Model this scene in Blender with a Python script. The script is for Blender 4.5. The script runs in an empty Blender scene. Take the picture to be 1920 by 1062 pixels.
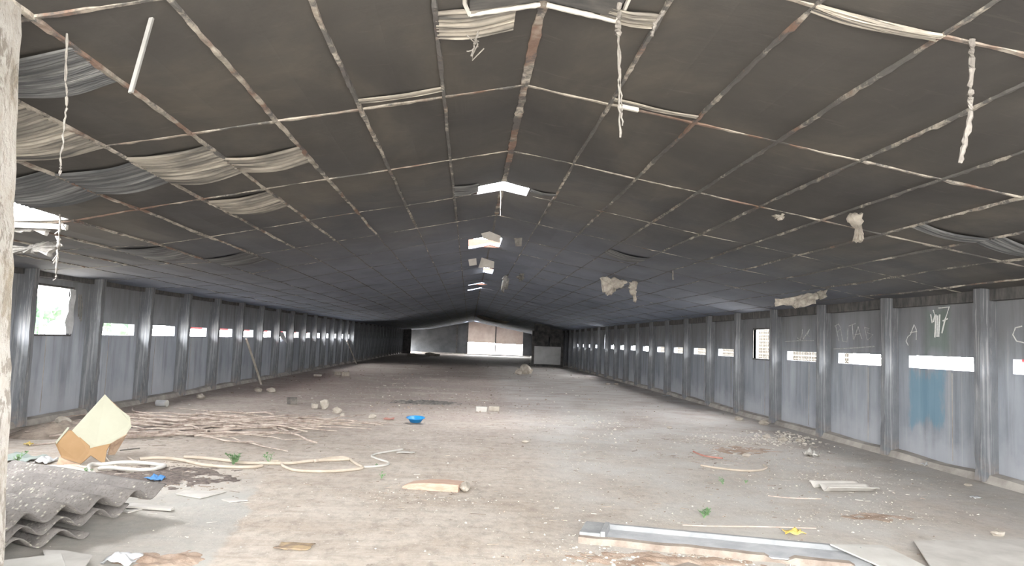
import bpy, bmesh, math, random
from mathutils import Vector, Matrix, noise
random.seed(7)
R = random.uniform
SC = bpy.context.scene
COL = SC.collection

# ------------------------------------------------------------------ camera
F, PITCH, YAW, ROLL, CH = 1400.0, .0784, .0540, .038, 1.6
fw = Vector((math.sin(YAW)*math.cos(PITCH), math.cos(YAW)*math.cos(PITCH), math.sin(PITCH)))
rt = Vector((math.cos(YAW), -math.sin(YAW), 0)); up = rt.cross(fw)
r2 = math.cos(ROLL)*rt + math.sin(ROLL)*up
u2 = -math.sin(ROLL)*rt + math.cos(ROLL)*up
CAM = Vector((0, 0, CH))
cd = bpy.data.cameras.new('camera'); cam = bpy.data.objects.new('camera', cd); COL.objects.link(cam)
cd.sensor_width = 36; cd.lens = F*36/1920; cd.clip_start = .05; cd.clip_end = 800
m = Matrix((r2, u2, -fw)).transposed().to_4x4(); m.translation = CAM; cam.matrix_world = m
SC.camera = cam

def ray(px, py): return fw + (px-960)/F*r2 + (531-py)/F*u2
def fl(px, py, z=0.0):                     # the spot on a level surface
    d = ray(px, py); return CAM + d*((z-CH)/d.z)
def dp(px, py, y):                         # the spot at a distance down the hall
    d = ray(px, py); return CAM + d*(y/d.y)
XR, HR = .36, 3.65
XL, XW = -7.0, 6.95
PIN_L, PIN_R = -6.75, 6.72
def zc(x):                                 # underside of the roof
    if x >= XR: return HR - .175*(x-XR)
    if x >= -4.2: return HR - .214*(XR-x)
    return 2.674 - (-4.2-x)*.09
def ce(px, py):
    d = ray(px, py); t = 1.0
    while t < 120:
        p = CAM + d*t
        if p.z >= zc(p.x): return p
        t += .02
    return CAM + d*60

# ------------------------------------------------------------------ materials
def srgb(c):
    return tuple(((v/255)/12.92 if v/255 <= .04045 else ((v/255+.055)/1.055)**2.4) for v in c)
class NT:
    def __init__(s, name):
        s.m = bpy.data.materials.new(name); s.m.use_nodes = True
        s.t = s.m.node_tree; s.b = s.t.nodes['Principled BSDF']; s.b.inputs['Roughness'].default_value = .9
        s.b.inputs['Specular IOR Level'].default_value = .25
        s.tc = s.t.nodes.new('ShaderNodeTexCoord')
    def n(s, k, **kw):
        x = s.t.nodes.new(k)
        for a, v in kw.items(): setattr(x, a, v)
        return x
    def l(s, a, b): s.t.links.new(a, b)
    def mapped(s, sc=(1, 1, 1), src='Object'):
        mp = s.n('ShaderNodeMapping'); mp.inputs['Scale'].default_value = sc
        s.l(s.tc.outputs[src], mp.inputs['Vector']); return mp.outputs['Vector']
    def noise(s, scale, sc=(1, 1, 1), detail=5, rough=.6, dist=0.0):
        x = s.n('ShaderNodeTexNoise'); x.inputs['Scale'].default_value = scale
        x.inputs['Detail'].default_value = detail; x.inputs['Roughness'].default_value = rough
        x.inputs['Distortion'].default_value = dist
        s.l(s.mapped(sc), x.inputs['Vector']); return x.outputs['Fac']
    def ramp(s, fac, stops):
        x = s.n('ShaderNodeValToRGB'); e = x.color_ramp.elements
        while len(e) < len(stops): e.new(.5)
        for el, (p, c) in zip(e, stops):
            el.position = p; el.color = (c, c, c, 1) if isinstance(c, (int, float)) else (*c, 1)
        s.l(fac, x.inputs['Fac']); return x.outputs['Color']
    def mix(s, fac, a, b, mode='MIX'):
        x = s.n('ShaderNodeMix', data_type='RGBA', blend_type=mode)
        for sock, v in ((x.inputs['Factor'], fac), (x.inputs['A'], a), (x.inputs['B'], b)):
            if isinstance(v, (int, float)): sock.default_value = v
            elif isinstance(v, tuple): sock.default_value = (*v, 1)
            else: s.l(v, sock)
        return x.outputs['Result']
    def math(s, op, a, b=0.0, c=None):
        x = s.n('ShaderNodeMath', operation=op); x.use_clamp = False
        for i, v in enumerate((a, b) if c is None else (a, b, c)):
            if isinstance(v, (int, float)): x.inputs[i].default_value = v
            else: s.l(v, x.inputs[i])
        return x.outputs[0]
    def xyz(s):
        x = s.n('ShaderNodeSeparateXYZ'); s.l(s.tc.outputs['Object'], x.inputs[0]); return x.outputs
    def smooth(s, v, a, b):
        x = s.n('ShaderNodeMapRange', interpolation_type='SMOOTHSTEP'); x.inputs[1].default_value = a; x.inputs[2].default_value = b
        s.l(v, x.inputs[0]); return x.outputs[0]
    def col(s, c):
        if isinstance(c, tuple): s.b.inputs['Base Color'].default_value = (*c, 1)
        else: s.l(c, s.b.inputs['Base Color'])
        return s
    def bump(s, h, st=.3, d=.02):
        x = s.n('ShaderNodeBump'); x.inputs['Strength'].default_value = st; x.inputs['Distance'].default_value = d
        s.l(h, x.inputs['Height']); s.l(x.outputs['Normal'], s.b.inputs['Normal']); return s
def simple(name, c1, c2, scale=6, sc=(1, 1, 1), lo=.35, hi=.65, bump=.0, rough=.9, bs=None):
    t = NT(name); f = t.noise(scale, sc); t.col(t.ramp(f, [(lo, c1), (hi, c2)])); t.b.inputs['Roughness'].default_value = rough
    if bump: t.bump(t.noise(bs or scale*4, sc), bump, .01)
    return t.m

# floor : worn concrete with dust and earth
M_DARKEARTH = simple('dark_earth', (.085, .07, .062), (.21, .175, .155), 14, bump=1.0, bs=40)
t = NT('worn_concrete'); X = t.xyz()
base = t.ramp(t.noise(.55, detail=8, rough=.65), [(.3, (.40, .352, .30)), (.5, (.50, .448, .388)), (.7, (.57, .52, .46))])
base = t.mix(t.ramp(t.noise(1.7, (1, .45, 1), 8, .7), [(.50, 0.0), (.70, .6)]), base, (.36, .29, .235))
far_dirt = t.mix(t.ramp(t.noise(.8, (.55, 1, 1), 8, .7, .6), [(.30, 0.0), (.52, .92)]), base, (.36, .30, .27))
base = t.mix(t.ramp(t.noise(1.3, (.55, 1.6, 1), 9, .75, .5), [(.46, 0.0), (.62, .7)]), base, (.40, .335, .275))
base = t.mix(t.smooth(t.math('ADD', X[1], t.math('MULTIPLY', t.noise(.6, detail=6), 8.0)), 11.0, 24.0), base, far_dirt)
fineg = t.ramp(t.noise(9, (1, .6, 1), 8, .75), [(.36, .74), (.52, 1.0), (.72, 1.1)])
base = t.mix(1.0, base, fineg, 'MULTIPLY')
base = t.mix(t.ramp(t.noise(38, (1, .7, 1), 3), [(.62, 0.0), (.70, .5)]), base, (.68, .65, .60))
base = t.mix(t.ramp(t.noise(2.6, (1, .7, 1), 9, .8, .4), [(.60, 0.0), (.68, .8)]), base, (.18, .145, .12))
base = t.mix(t.ramp(t.noise(5.5, (.28, 1.7, 1), 7, .75, .3), [(.53, 0.0), (.66, .55)]), base, (.34, .295, .25))
base = t.mix(t.ramp(t.noise(7.5, (.30, 1.9, 1), 7, .75, .3), [(.58, 0.0), (.68, .5)]), base, (.62, .585, .53))
# an older slab on the left, cooler grey
wob = t.math('MULTIPLY', t.noise(1.2), .5)
edge = t.math('ADD', t.math('ADD', X[0], t.math('MULTIPLY', X[1], .16)), wob)
base = t.mix(t.math('MULTIPLY', t.math('MULTIPLY', t.smooth(edge, -.55, -.62), t.smooth(X[1], 9.5, 7.0)), t.ramp(t.noise(1.1), [(.3, .9), (.7, .3)])), base, (.40, .405, .385))
base = t.mix(t.math('MULTIPLY', t.smooth(X[0], .6, 1.6), t.ramp(t.noise(.9, detail=6), [(.35, .1), (.6, .75)])), base, (.53, .52, .495))
t.col(base); t.bump(t.noise(14, detail=8, rough=.7), .35, .02); M_FLOOR = t.m

# roof underside : sooty boards, far haze painted in
t = NT('sooty_hazed_board'); X = t.xyz()
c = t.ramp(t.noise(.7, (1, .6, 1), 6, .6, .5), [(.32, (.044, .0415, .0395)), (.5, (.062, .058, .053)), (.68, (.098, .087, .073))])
c2 = t.ramp(t.noise(.8, (1, .6, 1), 6, .6, .5), [(.3, (.128, .146, .188)), (.7, (.195, .216, .268))])  # paler grey-blue for the far boards, painting in haze and evening out light falloff
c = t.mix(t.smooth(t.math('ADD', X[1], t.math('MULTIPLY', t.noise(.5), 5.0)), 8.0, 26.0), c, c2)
c = t.mix(t.ramp(t.noise(5, (.25, 2.2, 1), 6, .7), [(.60, 0.0), (.75, .22)]), c, (.19, .17, .145))
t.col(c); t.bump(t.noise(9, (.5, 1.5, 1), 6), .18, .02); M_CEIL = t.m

# side walls : grey precast panels with runs of dirt and soot near the top
def wall_mat(name, patch):
    t = NT(name); X = t.xyz(); k_ = 1.0 if patch else 1.3
    c = t.ramp(t.noise(1.0, (1, 1, .5), 6, .6), [(.3, (.20*k_, .218*k_, .248*k_)), (.55, (.268*k_, .288*k_, .322*k_)), (.75, (.345*k_, .366*k_, .40*k_))])
    st = t.ramp(t.noise(1.5, (2.6, 2.6, .20), 5, .65), [(.36, .66), (.5, 1.0), (.72, 1.12)])
    c = t.mix(.8, c, st, 'MULTIPLY')
    c = t.mix(t.ramp(t.noise(3.2, (5, 5, .12), 3, .6), [(.64, 0.0), (.68, .45)]), c, (.40, .40, .40))
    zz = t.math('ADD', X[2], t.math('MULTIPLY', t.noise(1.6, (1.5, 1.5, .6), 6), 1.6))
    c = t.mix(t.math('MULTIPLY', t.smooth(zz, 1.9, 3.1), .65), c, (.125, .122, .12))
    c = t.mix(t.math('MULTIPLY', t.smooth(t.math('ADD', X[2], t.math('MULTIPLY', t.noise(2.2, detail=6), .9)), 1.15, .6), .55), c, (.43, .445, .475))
    if patch:
        nz = t.noise(3.2, (1, 1.6, .5), 6, .7)
        dy = t.math('SUBTRACT', 1.0, t.math('DIVIDE', t.math('ABSOLUTE', t.math('SUBTRACT', X[1], 11.05)), .46))
        dz = t.math('SUBTRACT', 1.0, t.math('DIVIDE', t.math('ABSOLUTE', t.math('SUBTRACT', X[2], .98)), .46))
        k = t.math('ADD', t.math('MINIMUM', dy, dz), t.math('SUBTRACT', t.math('MULTIPLY', nz, 1.8), .95))
        c = t.mix(t.math('MULTIPLY', t.smooth(k, -.05, .35), .62), c, (.10, .23, .32))
        dy = t.math('SUBTRACT', 1.0, t.math('DIVIDE', t.math('ABSOLUTE', t.math('SUBTRACT', X[1], 10.75)), .35))
        dz = t.math('SUBTRACT', 1.0, t.math('DIVIDE', t.math('ABSOLUTE', t.math('SUBTRACT', X[2], 2.0)), .4))
        k = t.math('ADD', t.math('MINIMUM', dy, dz), t.math('SUBTRACT', nz, .5))
        c = t.mix(t.math('MULTIPLY', t.smooth(k, .0, .5), .35), c, (.06, .13, .07))
    t.col(c); t.bump(t.noise(12, (1, 1, .4), 6), .2, .01); return t.m
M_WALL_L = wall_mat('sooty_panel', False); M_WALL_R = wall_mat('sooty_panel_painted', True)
t = NT('pilaster_concrete'); X = t.xyz()
c = t.ramp(t.noise(1.6, (1, 1, .6), 6, .65), [(.3, (.13, .14, .155)), (.55, (.19, .20, .215)), (.75, (.27, .278, .29))])
c = t.mix(t.ramp(t.noise(3.0, (3, 3, .35), 6, .7), [(.58, 0.0), (.68, .7)]), c, (.40, .395, .385))
zz = t.math('ADD', X[2], t.math('MULTIPLY', t.noise(2.2, (1, 1, .8), 6), 1.3))
c = t.mix(t.math('MULTIPLY', t.smooth(zz, 2.0, 2.9), .65), c, (.10, .10, .105))
c = t.mix(t.math('MULTIPLY', t.smooth(zz, 1.05, .55), t.ramp(t.noise(4), [(.4, 0.0), (.6, .7)])), c, (.34, .27, .22))
c = t.mix(t.ramp(t.noise(2.2, (9, 9, .22), 5, .7), [(.52, 0.0), (.62, .5)]), c, (.42, .425, .43))
c = t.mix(t.ramp(t.noise(1.7, (5, 5, .5), 6, .7), [(.54, 0.0), (.66, .6)]), c, (.085, .085, .09))
t.col(c); t.bump(t.noise(16, detail=6), .25, .01); M_PIL = t.m
M_FAR = simple('grey_far_gable', (.06, .064, .07), (.10, .105, .112), .8)
M_PLINTH = simple('dusty_kerb', (.26, .24, .22), (.42, .395, .36), 3, bump=.4)
M_EAVE = simple('dark_timber', (.05, .05, .052), (.11, .105, .10), 4, (1, 3, 1))  # even dark timber tone, slightly mottled
# crumbling joint strips
def strip_mat(name, soot, rust):
    t = NT(name)
    c = t.ramp(t.noise(3.5, (1, 1, 1), 6, .75), [(.35, (.16, .145, .125)), (.5, (.32, .29, .25)), (.7, (.50, .46, .40))])
    c = t.mix(t.ramp(t.noise(1.3, detail=4), [(rust, 0.0), (rust+.08, .85)]), c, (.15, .088, .066))
    c = t.mix(t.ramp(t.noise(1.9, detail=7, rough=.75), [(soot, 0.0), (soot+.07, .92)]), c, (.085, .083, .082))
    t.col(c); t.bump(t.noise(40, detail=4), .5, .01); return t.m
M_STRIP = [strip_mat('joint_plaster', .50, .53), strip_mat('joint_plaster_sooty', .46, .60), strip_mat('joint_plaster_dark', .39, .7), strip_mat('joint_plaster_broken', .43, .53)]
M_RIDGE = strip_mat('rusty_ridge_strip', .47, .42)
def film_mat(name, dark, mid, pale, lo):
    t = NT(name)
    st = t.noise(1.0, (.35, 13, 1), 4, .6, .4)
    c = t.ramp(st, [(lo, dark), (lo+.08, mid), (lo+.2, pale)])
    c = t.mix(t.ramp(t.noise(1.6, (1, 2, 1), 5), [(.42, 0.0), (.62, .7)]), c, dark)
    t.col(c); t.b.inputs['Roughness'].default_value = .75; return t.m
M_FILM = film_mat('sagging_film', (.075, .072, .068), (.24, .22, .19), (.42, .385, .33), .38)
M_FILMD = film_mat('sooty_film', (.065, .067, .07), (.12, .122, .125), (.24, .24, .235), .43)
M_RAG = simple('dimmed_rag', (.10, .096, .09), (.24, .228, .21), 9, bump=.8, bs=30)  # darker copy of the insulation, dimmed against direct light from the roof hole
M_INSUL = simple('mineral_insulation', (.22, .20, .175), (.46, .42, .365), 9, bump=.8, bs=30)
t = NT('peeling_limewash')
c = t.ramp(t.noise(5.0, (1, 1, .45), 9, .75), [(.40, (.25, .22, .18)), (.46, (.36, .335, .30)), (.6, (.43, .415, .39))])
c = t.mix(t.ramp(t.noise(8.5, (1, 1, .4), 9, .75, .6), [(.54, 0.0), (.57, .75)]), c, (.17, .15, .125))
c = t.mix(t.ramp(t.noise(1.5, (1, 1, .7), 6), [(.60, 0.0), (.7, .5)]), c, (.27, .215, .13))
t.col(c); t.bump(t.noise(9, (1, 1, .5), 9, .75), 1.0, .04); M_LIME = t.m
t = NT('lichened_fibre_cement')
c = t.ramp(t.noise(4, detail=6), [(.3, (.145, .134, .126)), (.55, (.20, .185, .173)), (.75, (.27, .25, .232))])
v = t.n('ShaderNodeTexVoronoi'); v.inputs['Scale'].default_value = 22; t.l(t.mapped(), v.inputs['Vector'])
c = t.mix(t.math('MULTIPLY', t.ramp(v.outputs['Distance'], [(.18, 1.0), (.34, 0.0)]), t.ramp(t.noise(6, detail=5), [(.45, 0.0), (.56, .85)])), c, (.46, .44, .36))
c = t.mix(t.ramp(t.noise(45, detail=3), [(.54, 0.0), (.62, .7)]), c, (.13, .115, .105))
t.col(c); t.bump(t.noise(50, detail=4), .5, .01); M_ETER = t.m
M_WHITEB = simple('white_board', (.46, .445, .41), (.56, .545, .51), 3, bump=.1)
M_GREYB = simple('grey_board', (.42, .40, .37), (.54, .52, .485), 3, bump=.15)
M_CREAM = simple('cream_card', (.325, .32, .25), (.36, .355, .28), 2, rough=.7)
M_ORANGE = simple('orange_card', (.25, .155, .075), (.30, .19, .10), 2, rough=.75)
M_BROWN = simple('torn_card', (.30, .21, .15), (.48, .36, .26), 9, bump=.5)
M_PRINT = simple('grey_print', (.16, .16, .13), (.2, .2, .17), 5)
M_HOSE = simple('cream_hose', (.42, .36, .29), (.52, .455, .38), 5, rough=.6)
M_GHOSE = simple('grey_hose', (.42, .41, .38), (.55, .53, .5), 5, rough=.6)
M_STICK = simple('dry_stick', (.30, .235, .20), (.60, .52, .46), 7, bump=.3)
M_STONE = simple('pale_stone', (.36, .32, .27), (.50, .46, .40), 8, bump=.6)
M_STONED = simple('sooty_stone', (.10, .095, .09), (.22, .20, .18), 8, bump=.6)
M_CHIP = simple('chips', (.36, .33, .29), (.58, .545, .49), 3)
M_EARTH = simple('earth', (.17, .135, .11), (.33, .27, .22), 6, bump=1.0, bs=30)
M_REDEARTH = simple('red_earth', (.27, .19, .14), (.44, .345, .275), 6, bump=1.0, bs=30)
M_CLAY = simple('pink_timber', (.40, .265, .20), (.53, .39, .31), 4, (1, 9, 9), bump=.3)
M_BLUE = simple('blue_plastic', (.02, .24, .62), (.03, .30, .70), 3, rough=.35)
M_BLUER = simple('blue_rag', (.05, .16, .36), (.12, .27, .5), 9, bump=.4)
M_RED = simple('faded_red', (.36, .15, .12), (.45, .25, .21), 6)
M_REDT = simple('red_tarp', (.55, .05, .06), (.65, .09, .09), 3, rough=.5)
M_LEAF = simple('weed_green', (.11, .20, .09), (.22, .36, .18), 20, rough=.6)
M_TREE = simple('tree_green', (.012, .03, .016), (.03, .06, .03), 4)
M_BARK = simple('bark', (.05, .04, .03), (.1, .08, .06), 8)
M_YEL = simple('yellow_scrap', (.60, .44, .10), (.72, .56, .22), 9, rough=.6)
M_LEAFB = simple('dead_leaf', (.20, .15, .12), (.36, .27, .16), 12)
M_PLAST = simple('white_plastic', (.42, .43, .44), (.56, .57, .58), 6, rough=.4)
M_TEAL = simple('green_grey_tarp', (.26, .31, .285), (.38, .42, .395), 5, bump=.3)
M_CABLE = simple('dusty_cable', (.14, .13, .12), (.25, .235, .215), 12, bump=.3)
M_TUBE = simple('white_batten', (.20, .20, .195), (.27, .268, .26), 5)
M_CONC = simple('grey_trough', (.23, .238, .245), (.34, .345, .345), 4, bump=.4)
M_CONCF = simple('pale_trough_floor', (.36, .37, .385), (.5, .51, .52), 4, bump=.3)
M_CONCE = simple('chipped_rim', (.20, .158, .13), (.32, .28, .24), 6, bump=.6)
M_CHALK = simple('chalk', (.46, .47, .46), (.62, .63, .62), 30)
M_CHALKF = simple('faint_chalk', (.26, .265, .265), (.42, .425, .42), 20)
M_BLOCKW = simple('weathered_block', (.024, .021, .0165), (.036, .032, .026), 3)
M_GROUND = simple('bright_dusty_yard', (.42, .39, .34), (.52, .49, .44), .6)
M_WHITEP = simple('whitish_paint', (.42, .42, .42), (.52, .52, .52), 2)
M_ROOFR = simple('red_roof_sheet', (.040, .017, .012), (.060, .030, .022), 2)
t = NT('translucent_sheet'); t.col(t.ramp(t.noise(1.5, detail=6), [(.35, (.50, .42, .38)), (.65, (.62, .55, .50))]))
tr = t.n('ShaderNodeBsdfTranslucent'); tr.inputs['Color'].default_value = (.038, .032, .029, 1)
ad = t.n('ShaderNodeAddShader'); t.l(t.b.outputs[0], ad.inputs[0]); t.l(tr.outputs[0], ad.inputs[1])
t.l(ad.outputs[0], t.t.nodes['Material Output'].inputs['Surface']); M_TRANS = t.m

# ------------------------------------------------------------------ mesh helpers
class MB:
    def __init__(s): s.v = []; s.f = []
    def quad(s, *p):
        i = len(s.v); s.v += [Vector(q) for q in p]; s.f.append(tuple(range(i, i+len(p)))); return s
    def box(s, x0, x1, y0, y1, z0, z1):
        i = len(s.v)
        s.v += [Vector((x, y, z)) for z in (z0, z1) for y in (y0, y1) for x in (x0, x1)]
        s.f += [tuple(i+k for k in q) for q in ((0, 2, 3, 1), (4, 5, 7, 6), (0, 1, 5, 4), (2, 6, 7, 3), (0, 4, 6, 2), (1, 3, 7, 5))]
        return s
    def obox(s, c, ax, ay, az):                      # a box from its centre and three half axes
        c = Vector(c); ax, ay, az = Vector(ax), Vector(ay), Vector(az); i = len(s.v)
        s.v += [c + ax*a + ay*b + az*d for d in (-1, 1) for b in (-1, 1) for a in (-1, 1)]
        s.f += [tuple(i+k for k in q) for q in ((0, 2, 3, 1), (4, 5, 7, 6), (0, 1, 5, 4), (2, 6, 7, 3), (0, 4, 6, 2), (1, 3, 7, 5))]
        return s
    def slab(s, pts, n):                             # polygon thickened along n
        n = Vector(n); k = len(pts); i = len(s.v)
        s.v += [Vector(p) for p in pts] + [Vector(p)+n for p in pts]
        s.f.append(tuple(range(i+k-1, i-1, -1))); s.f.append(tuple(range(i+k, i+2*k)))
        for j in range(k):
            q = (j+1) % k; s.f.append((i+j, i+q, i+k+q, i+k+j))
        return s
    def tube(s, pts, r, n=6, cap=True):
        pts = [Vector(p) for p in pts]; i0 = len(s.v); N = len(pts)
        rr = r if isinstance(r, (list, tuple)) else [r]*N
        for j, p in enumerate(pts):
            d = (pts[min(j+1, N-1)] - pts[max(j-1, 0)]).normalized()
            a = d.cross(Vector((0, 0, 1)))
            if a.length < .05: a = d.cross(Vector((0, 1, 0)))
            a.normalize(); b = a.cross(d)
            s.v += [p + (a*math.cos(6.28318*k/n) + b*math.sin(6.28318*k/n))*rr[j] for k in range(n)]
        for j in range(N-1):
            for k in range(n):
                q = (k+1) % n; o = i0+j*n
                s.f.append((o+k, o+q, o+n+q, o+n+k))
        if cap:
            s.f.append(tuple(i0+k for k in range(n))); s.f.append(tuple(i0+(N-1)*n+k for k in range(n-1, -1, -1)))
        return s
    def rock(s, c, r, sq=(1, 1, 1), sub=1, amp=.3, seed=0):
        bm = bmesh.new(); bmesh.ops.create_icosphere(bm, subdivisions=sub, radius=1)
        i = len(s.v); off = Vector((seed*3.1, seed*1.7, seed*.9))
        for v in bm.verts:
            k = 1 + amp*noise.noise(v.co*1.4 + off)
            s.v.append(Vector(c) + Vector((v.co.x*sq[0], v.co.y*sq[1], v.co.z*sq[2]))*r*k)
        s.f += [tuple(i+v.index for v in f.verts) for f in bm.faces]; bm.free(); return s
    def build(s, name, mat, parent=None, smooth=False, loc=None, fix=True):
        me = bpy.data.meshes.new(name); o = Vector(loc) if loc is not None else Vector((0, 0, 0))
        me.from_pydata([tuple(v-o) for v in s.v], [], s.f)
        if fix:
            bm = bmesh.new(); bm.from_mesh(me); bmesh.ops.recalc_face_normals(bm, faces=bm.faces); bm.to_mesh(me); bm.free()
        if smooth:
            for p in me.polygons: p.use_smooth = True
        me.materials.append(mat)
        ob = bpy.data.objects.new(name, me); COL.objects.link(ob)
        if parent is not None:
            ob.parent = parent; ob.location = o - parent.location
        else: ob.location = o
        return ob
def tag(o, label, cat, group=None, kind=None):
    o['label'] = label; o['category'] = cat
    if group: o['group'] = group
    if kind: o['kind'] = kind
    return o
def struct(o, label=None):
    o['kind'] = 'structure'
    if label: o['label'] = label
    return o
def empty(name, loc, label, cat, group=None):
    o = bpy.data.objects.new(name, None); COL.objects.link(o); o.location = loc
    return tag(o, label, cat, group)
def ctr(mb):
    n = len(mb.v); c = sum(mb.v, Vector())/n; return Vector((c.x, c.y, min(v.z for v in mb.v)))
def thing(mb, name, mat, label, cat, group=None, smooth=False):
    return tag(mb.build(name, mat, smooth=smooth, loc=ctr(mb)), label, cat, group)
def bevel(o, w=.01, seg=2):
    b = o.modifiers.new('bevel', 'BEVEL'); b.width = w; b.segments = seg; b.limit_method = 'ANGLE'; return o

YF, YE = -1.0, 83.0            # the hall runs from a light-tuned front behind the viewer to the far gable

# ------------------------------------------------------------------ ground and floor
mb = MB(); mb.quad((-250, -120, -.06), (250, -120, -.06), (250, 400, -.06), (-250, 400, -.06))
struct(mb.build('ground', M_GROUND), 'bright dusty yard outside around the shed')
mb = MB(); mb.box(XL-.2, XW+.2, YF, YE+.2, -.2, 0)
struct(mb.build('floor', M_FLOOR), 'worn dusty concrete floor strewn with rubble')

# ------------------------------------------------------------------ roof with its holes
HOLES = [(XR-.40, XR+.34, 9.55, 10.15), (-.10, .56, 14.6, 16.0), (.32, .60, 21.0, 22.4),
         (-.12, .45, 26.6, 26.95), (-5.1, -4.17, 6.95, 7.87), (-.15, .4, 29.3, 29.65), (-.6, -.2, 79.0, 80.0), (.5, .9, 79.0, 80.0)]
xs = sorted(set([XL-.25, XW+.25, XR, -4.2] + [XR-.645*k*.5 for k in range(1, 22)] + [XR+.69*k*.5 for k in range(1, 19)] + [h for H in HOLES for h in H[:2]]))
xs = [x for i, x in enumerate(xs) if i == 0 or x-xs[i-1] > .015]
ys = sorted(set([YF, YE+.2] + [YF+.53*k for k in range(1, 166)] + [h for H in HOLES for h in H[2:]]))
ys = [y for i, y in enumerate(ys) if i == 0 or y-ys[i-1] > .015]
RY = [3.71+2.12*k for k in range(-4, 38)]
def ceil_z(x, y):
    n = noise.noise(Vector((x*.8, y*.6, 3)))*.02
    fx = (abs(x-XR)/(.645 if x < XR else .69)) % 1; fy = ((y-3.71)/2.12) % 1
    return zc(x) + n - .02*math.sin(math.pi*fx)*math.sin(math.pi*fy) + .02
mb = MB(); idx = {}
for i, x in enumerate(xs):
    for j, y in enumerate(ys):
        idx[i, j] = len(mb.v); mb.v.append(Vector((x, y, ceil_z(x, y))))
for i in range(len(xs)-1):
    for j in range(len(ys)-1):
        cx, cy = (xs[i]+xs[i+1])/2, (ys[j]+ys[j+1])/2
        if any(a < cx < b and c < cy < d for a, b, c, d in HOLES): continue
        mb.f.append((idx[i, j], idx[i, j+1], idx[i+1, j+1], idx[i+1, j]))
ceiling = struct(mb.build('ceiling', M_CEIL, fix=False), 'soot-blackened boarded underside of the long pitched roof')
so = ceiling.modifiers.new('solid', 'SOLIDIFY'); so.thickness = .05; so.offset = -1

# joint strips across the roof (on the rafters) and along it (on the purlins)
def ribbon(mb, pts, w, drop, jit, side):
    """a ragged strip: pts along its run, side = the sideways direction"""
    i0 = len(mb.v); N = len(pts)
    for j, p in enumerate(pts):
        nz = noise.noise(p*2.3); a = w*(1+jit*(.7*nz+R(-.25, .35))); b = w*(1+jit*(.7*noise.noise(p*2.7+side*9)+R(-.25, .35))); d = drop*(1+jit*(.7*nz+R(-.3, .5)))
        mb.v += [p-side*a+Vector((0, 0, .03)), p-side*a*.7-Vector((0, 0, d)), p+side*b*.7-Vector((0, 0, d*R(.6, 1.1))), p+side*b+Vector((0, 0, .03))]
    for j in range(N-1):
        o = i0+4*j
        for k in range(3): mb.f.append((o+k, o+k+1, o+5+k, o+4+k))
    mb.f.append((i0, i0+1, i0+2, i0+3)); mb.f.append((i0+4*N-1, i0+4*N-2, i0+4*N-3, i0+4*N-4))
ORD = 'first second third fourth fifth sixth seventh eighth ninth tenth eleventh twelfth'.split()
for k, y in enumerate(RY):
    mb = MB(); step = .07 if 3 < y < 13 else .2
    for x0, x1 in ((XL+.02, XR), (XR, XW-.02)):
        segs = [[]]; n = max(2, int((x1-x0)/step))
        for q in range(n+1):
            x = x0+(x1-x0)*q/n; h = False
            for a, b, c, d in HOLES:
                if a-.02 < x < b+.02 and c-.02 < y < d+.02: h = True
            if h: segs.append([])
            else: segs[-1].append(Vector((x, y+.012*noise.noise(Vector((x*1.5, y, 0))), ceil_z(x, y)+.004)))
        for sgm in segs:
            if len(sgm) > 1: ribbon(mb, sgm, .022 if y < 8.5 else .016, .014 if y < 8.5 else .010, .8, Vector((0, 1, 0)))
    o = mb.build('rafter', M_STRIP[0 if y < 8.5 else 1 if y < 13 else 2])
    struct(o, 'crumbling pale joint strip running across the roof')
def along(x, w, mats, name, lab):
    mb = MB(); segs = [[]]; y = YF+.3
    while y < YE:
        if any(a-.02 < x < b+.02 and c-.03 < y < d+.03 for a, b, c, d in HOLES): segs.append([])
        else: segs[-1].append(Vector((x+.01*noise.noise(Vector((y*1.5, x, 5))), y, ceil_z(x, y)+.004)))
        y += .07 if 2.5 < y < 14 else .3
    near, far = MB(), MB()
    for sg in segs:
        if len(sg) < 2: continue
        cut = [p for p in sg if p.y <= 12.1]; rest = [p for p in sg if p.y >= 11.95]
        if len(cut) > 1: ribbon(near, cut, w, .02, .7, Vector((1, 0, 0)))
        if len(rest) > 1: ribbon(far, rest, w*.65, .010, .6, Vector((1, 0, 0)))
    o = struct(near.build(name, mats[0]), lab)
    struct(far.build(name, mats[1], parent=o))
along(XR, .042, (M_RIDGE, M_STRIP[2]), 'ridge_beam', 'rusty strip along the ridge of the roof')
for k in range(1, 11): along(XR-.645*k, .019, (M_STRIP[0 if k > 2 else 3], M_STRIP[2]), 'purlin', f'pale joint strip along the left slope, {ORD[k-1]} from the ridge')
for k in range(1, 10): along(XR+.69*k, .019, (M_STRIP[3], M_STRIP[2]), 'purlin', f'pale joint strip along the right slope, {ORD[k-1]} from the ridge')

# ------------------------------------------------------------------ side walls, slots and pilasters
PL = [11.9+2.16*k for k in range(-8, 34)]; PR = [9.5+2.27*k for k in range(-7, 33)]
PT = .14
ZS0, ZS1 = 1.43, 1.66
def side_wall(side, P, mat, special, closed):
    x0, x1 = (XL-.12, XL) if side < 0 else (XW, XW+.12)
    mb = MB(); y = YF; ztop = 2.56
    for k, p in enumerate(P):
        if k+1 >= len(P): break
        a, b = p+PT+.10, P[k+1]-(.16 if side < 0 else .28)
        if a < YF+.3 or b > YE: continue
        z0, z1 = ZS0, ZS1-(0 if side < 0 else .04)
        if k in special: a, b, z0, z1 = special[k]
        elif closed(p): continue
        mb.box(x0, x1, y, a, 0, ztop)                      # solid stretch up to the opening
        mb.box(x0, x1, a, b, 0, z0); mb.box(x0, x1, a, b, z1, ztop)
        y = b
    mb.box(x0, x1, y, YE+.2, 0, ztop)
    return mb
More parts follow.
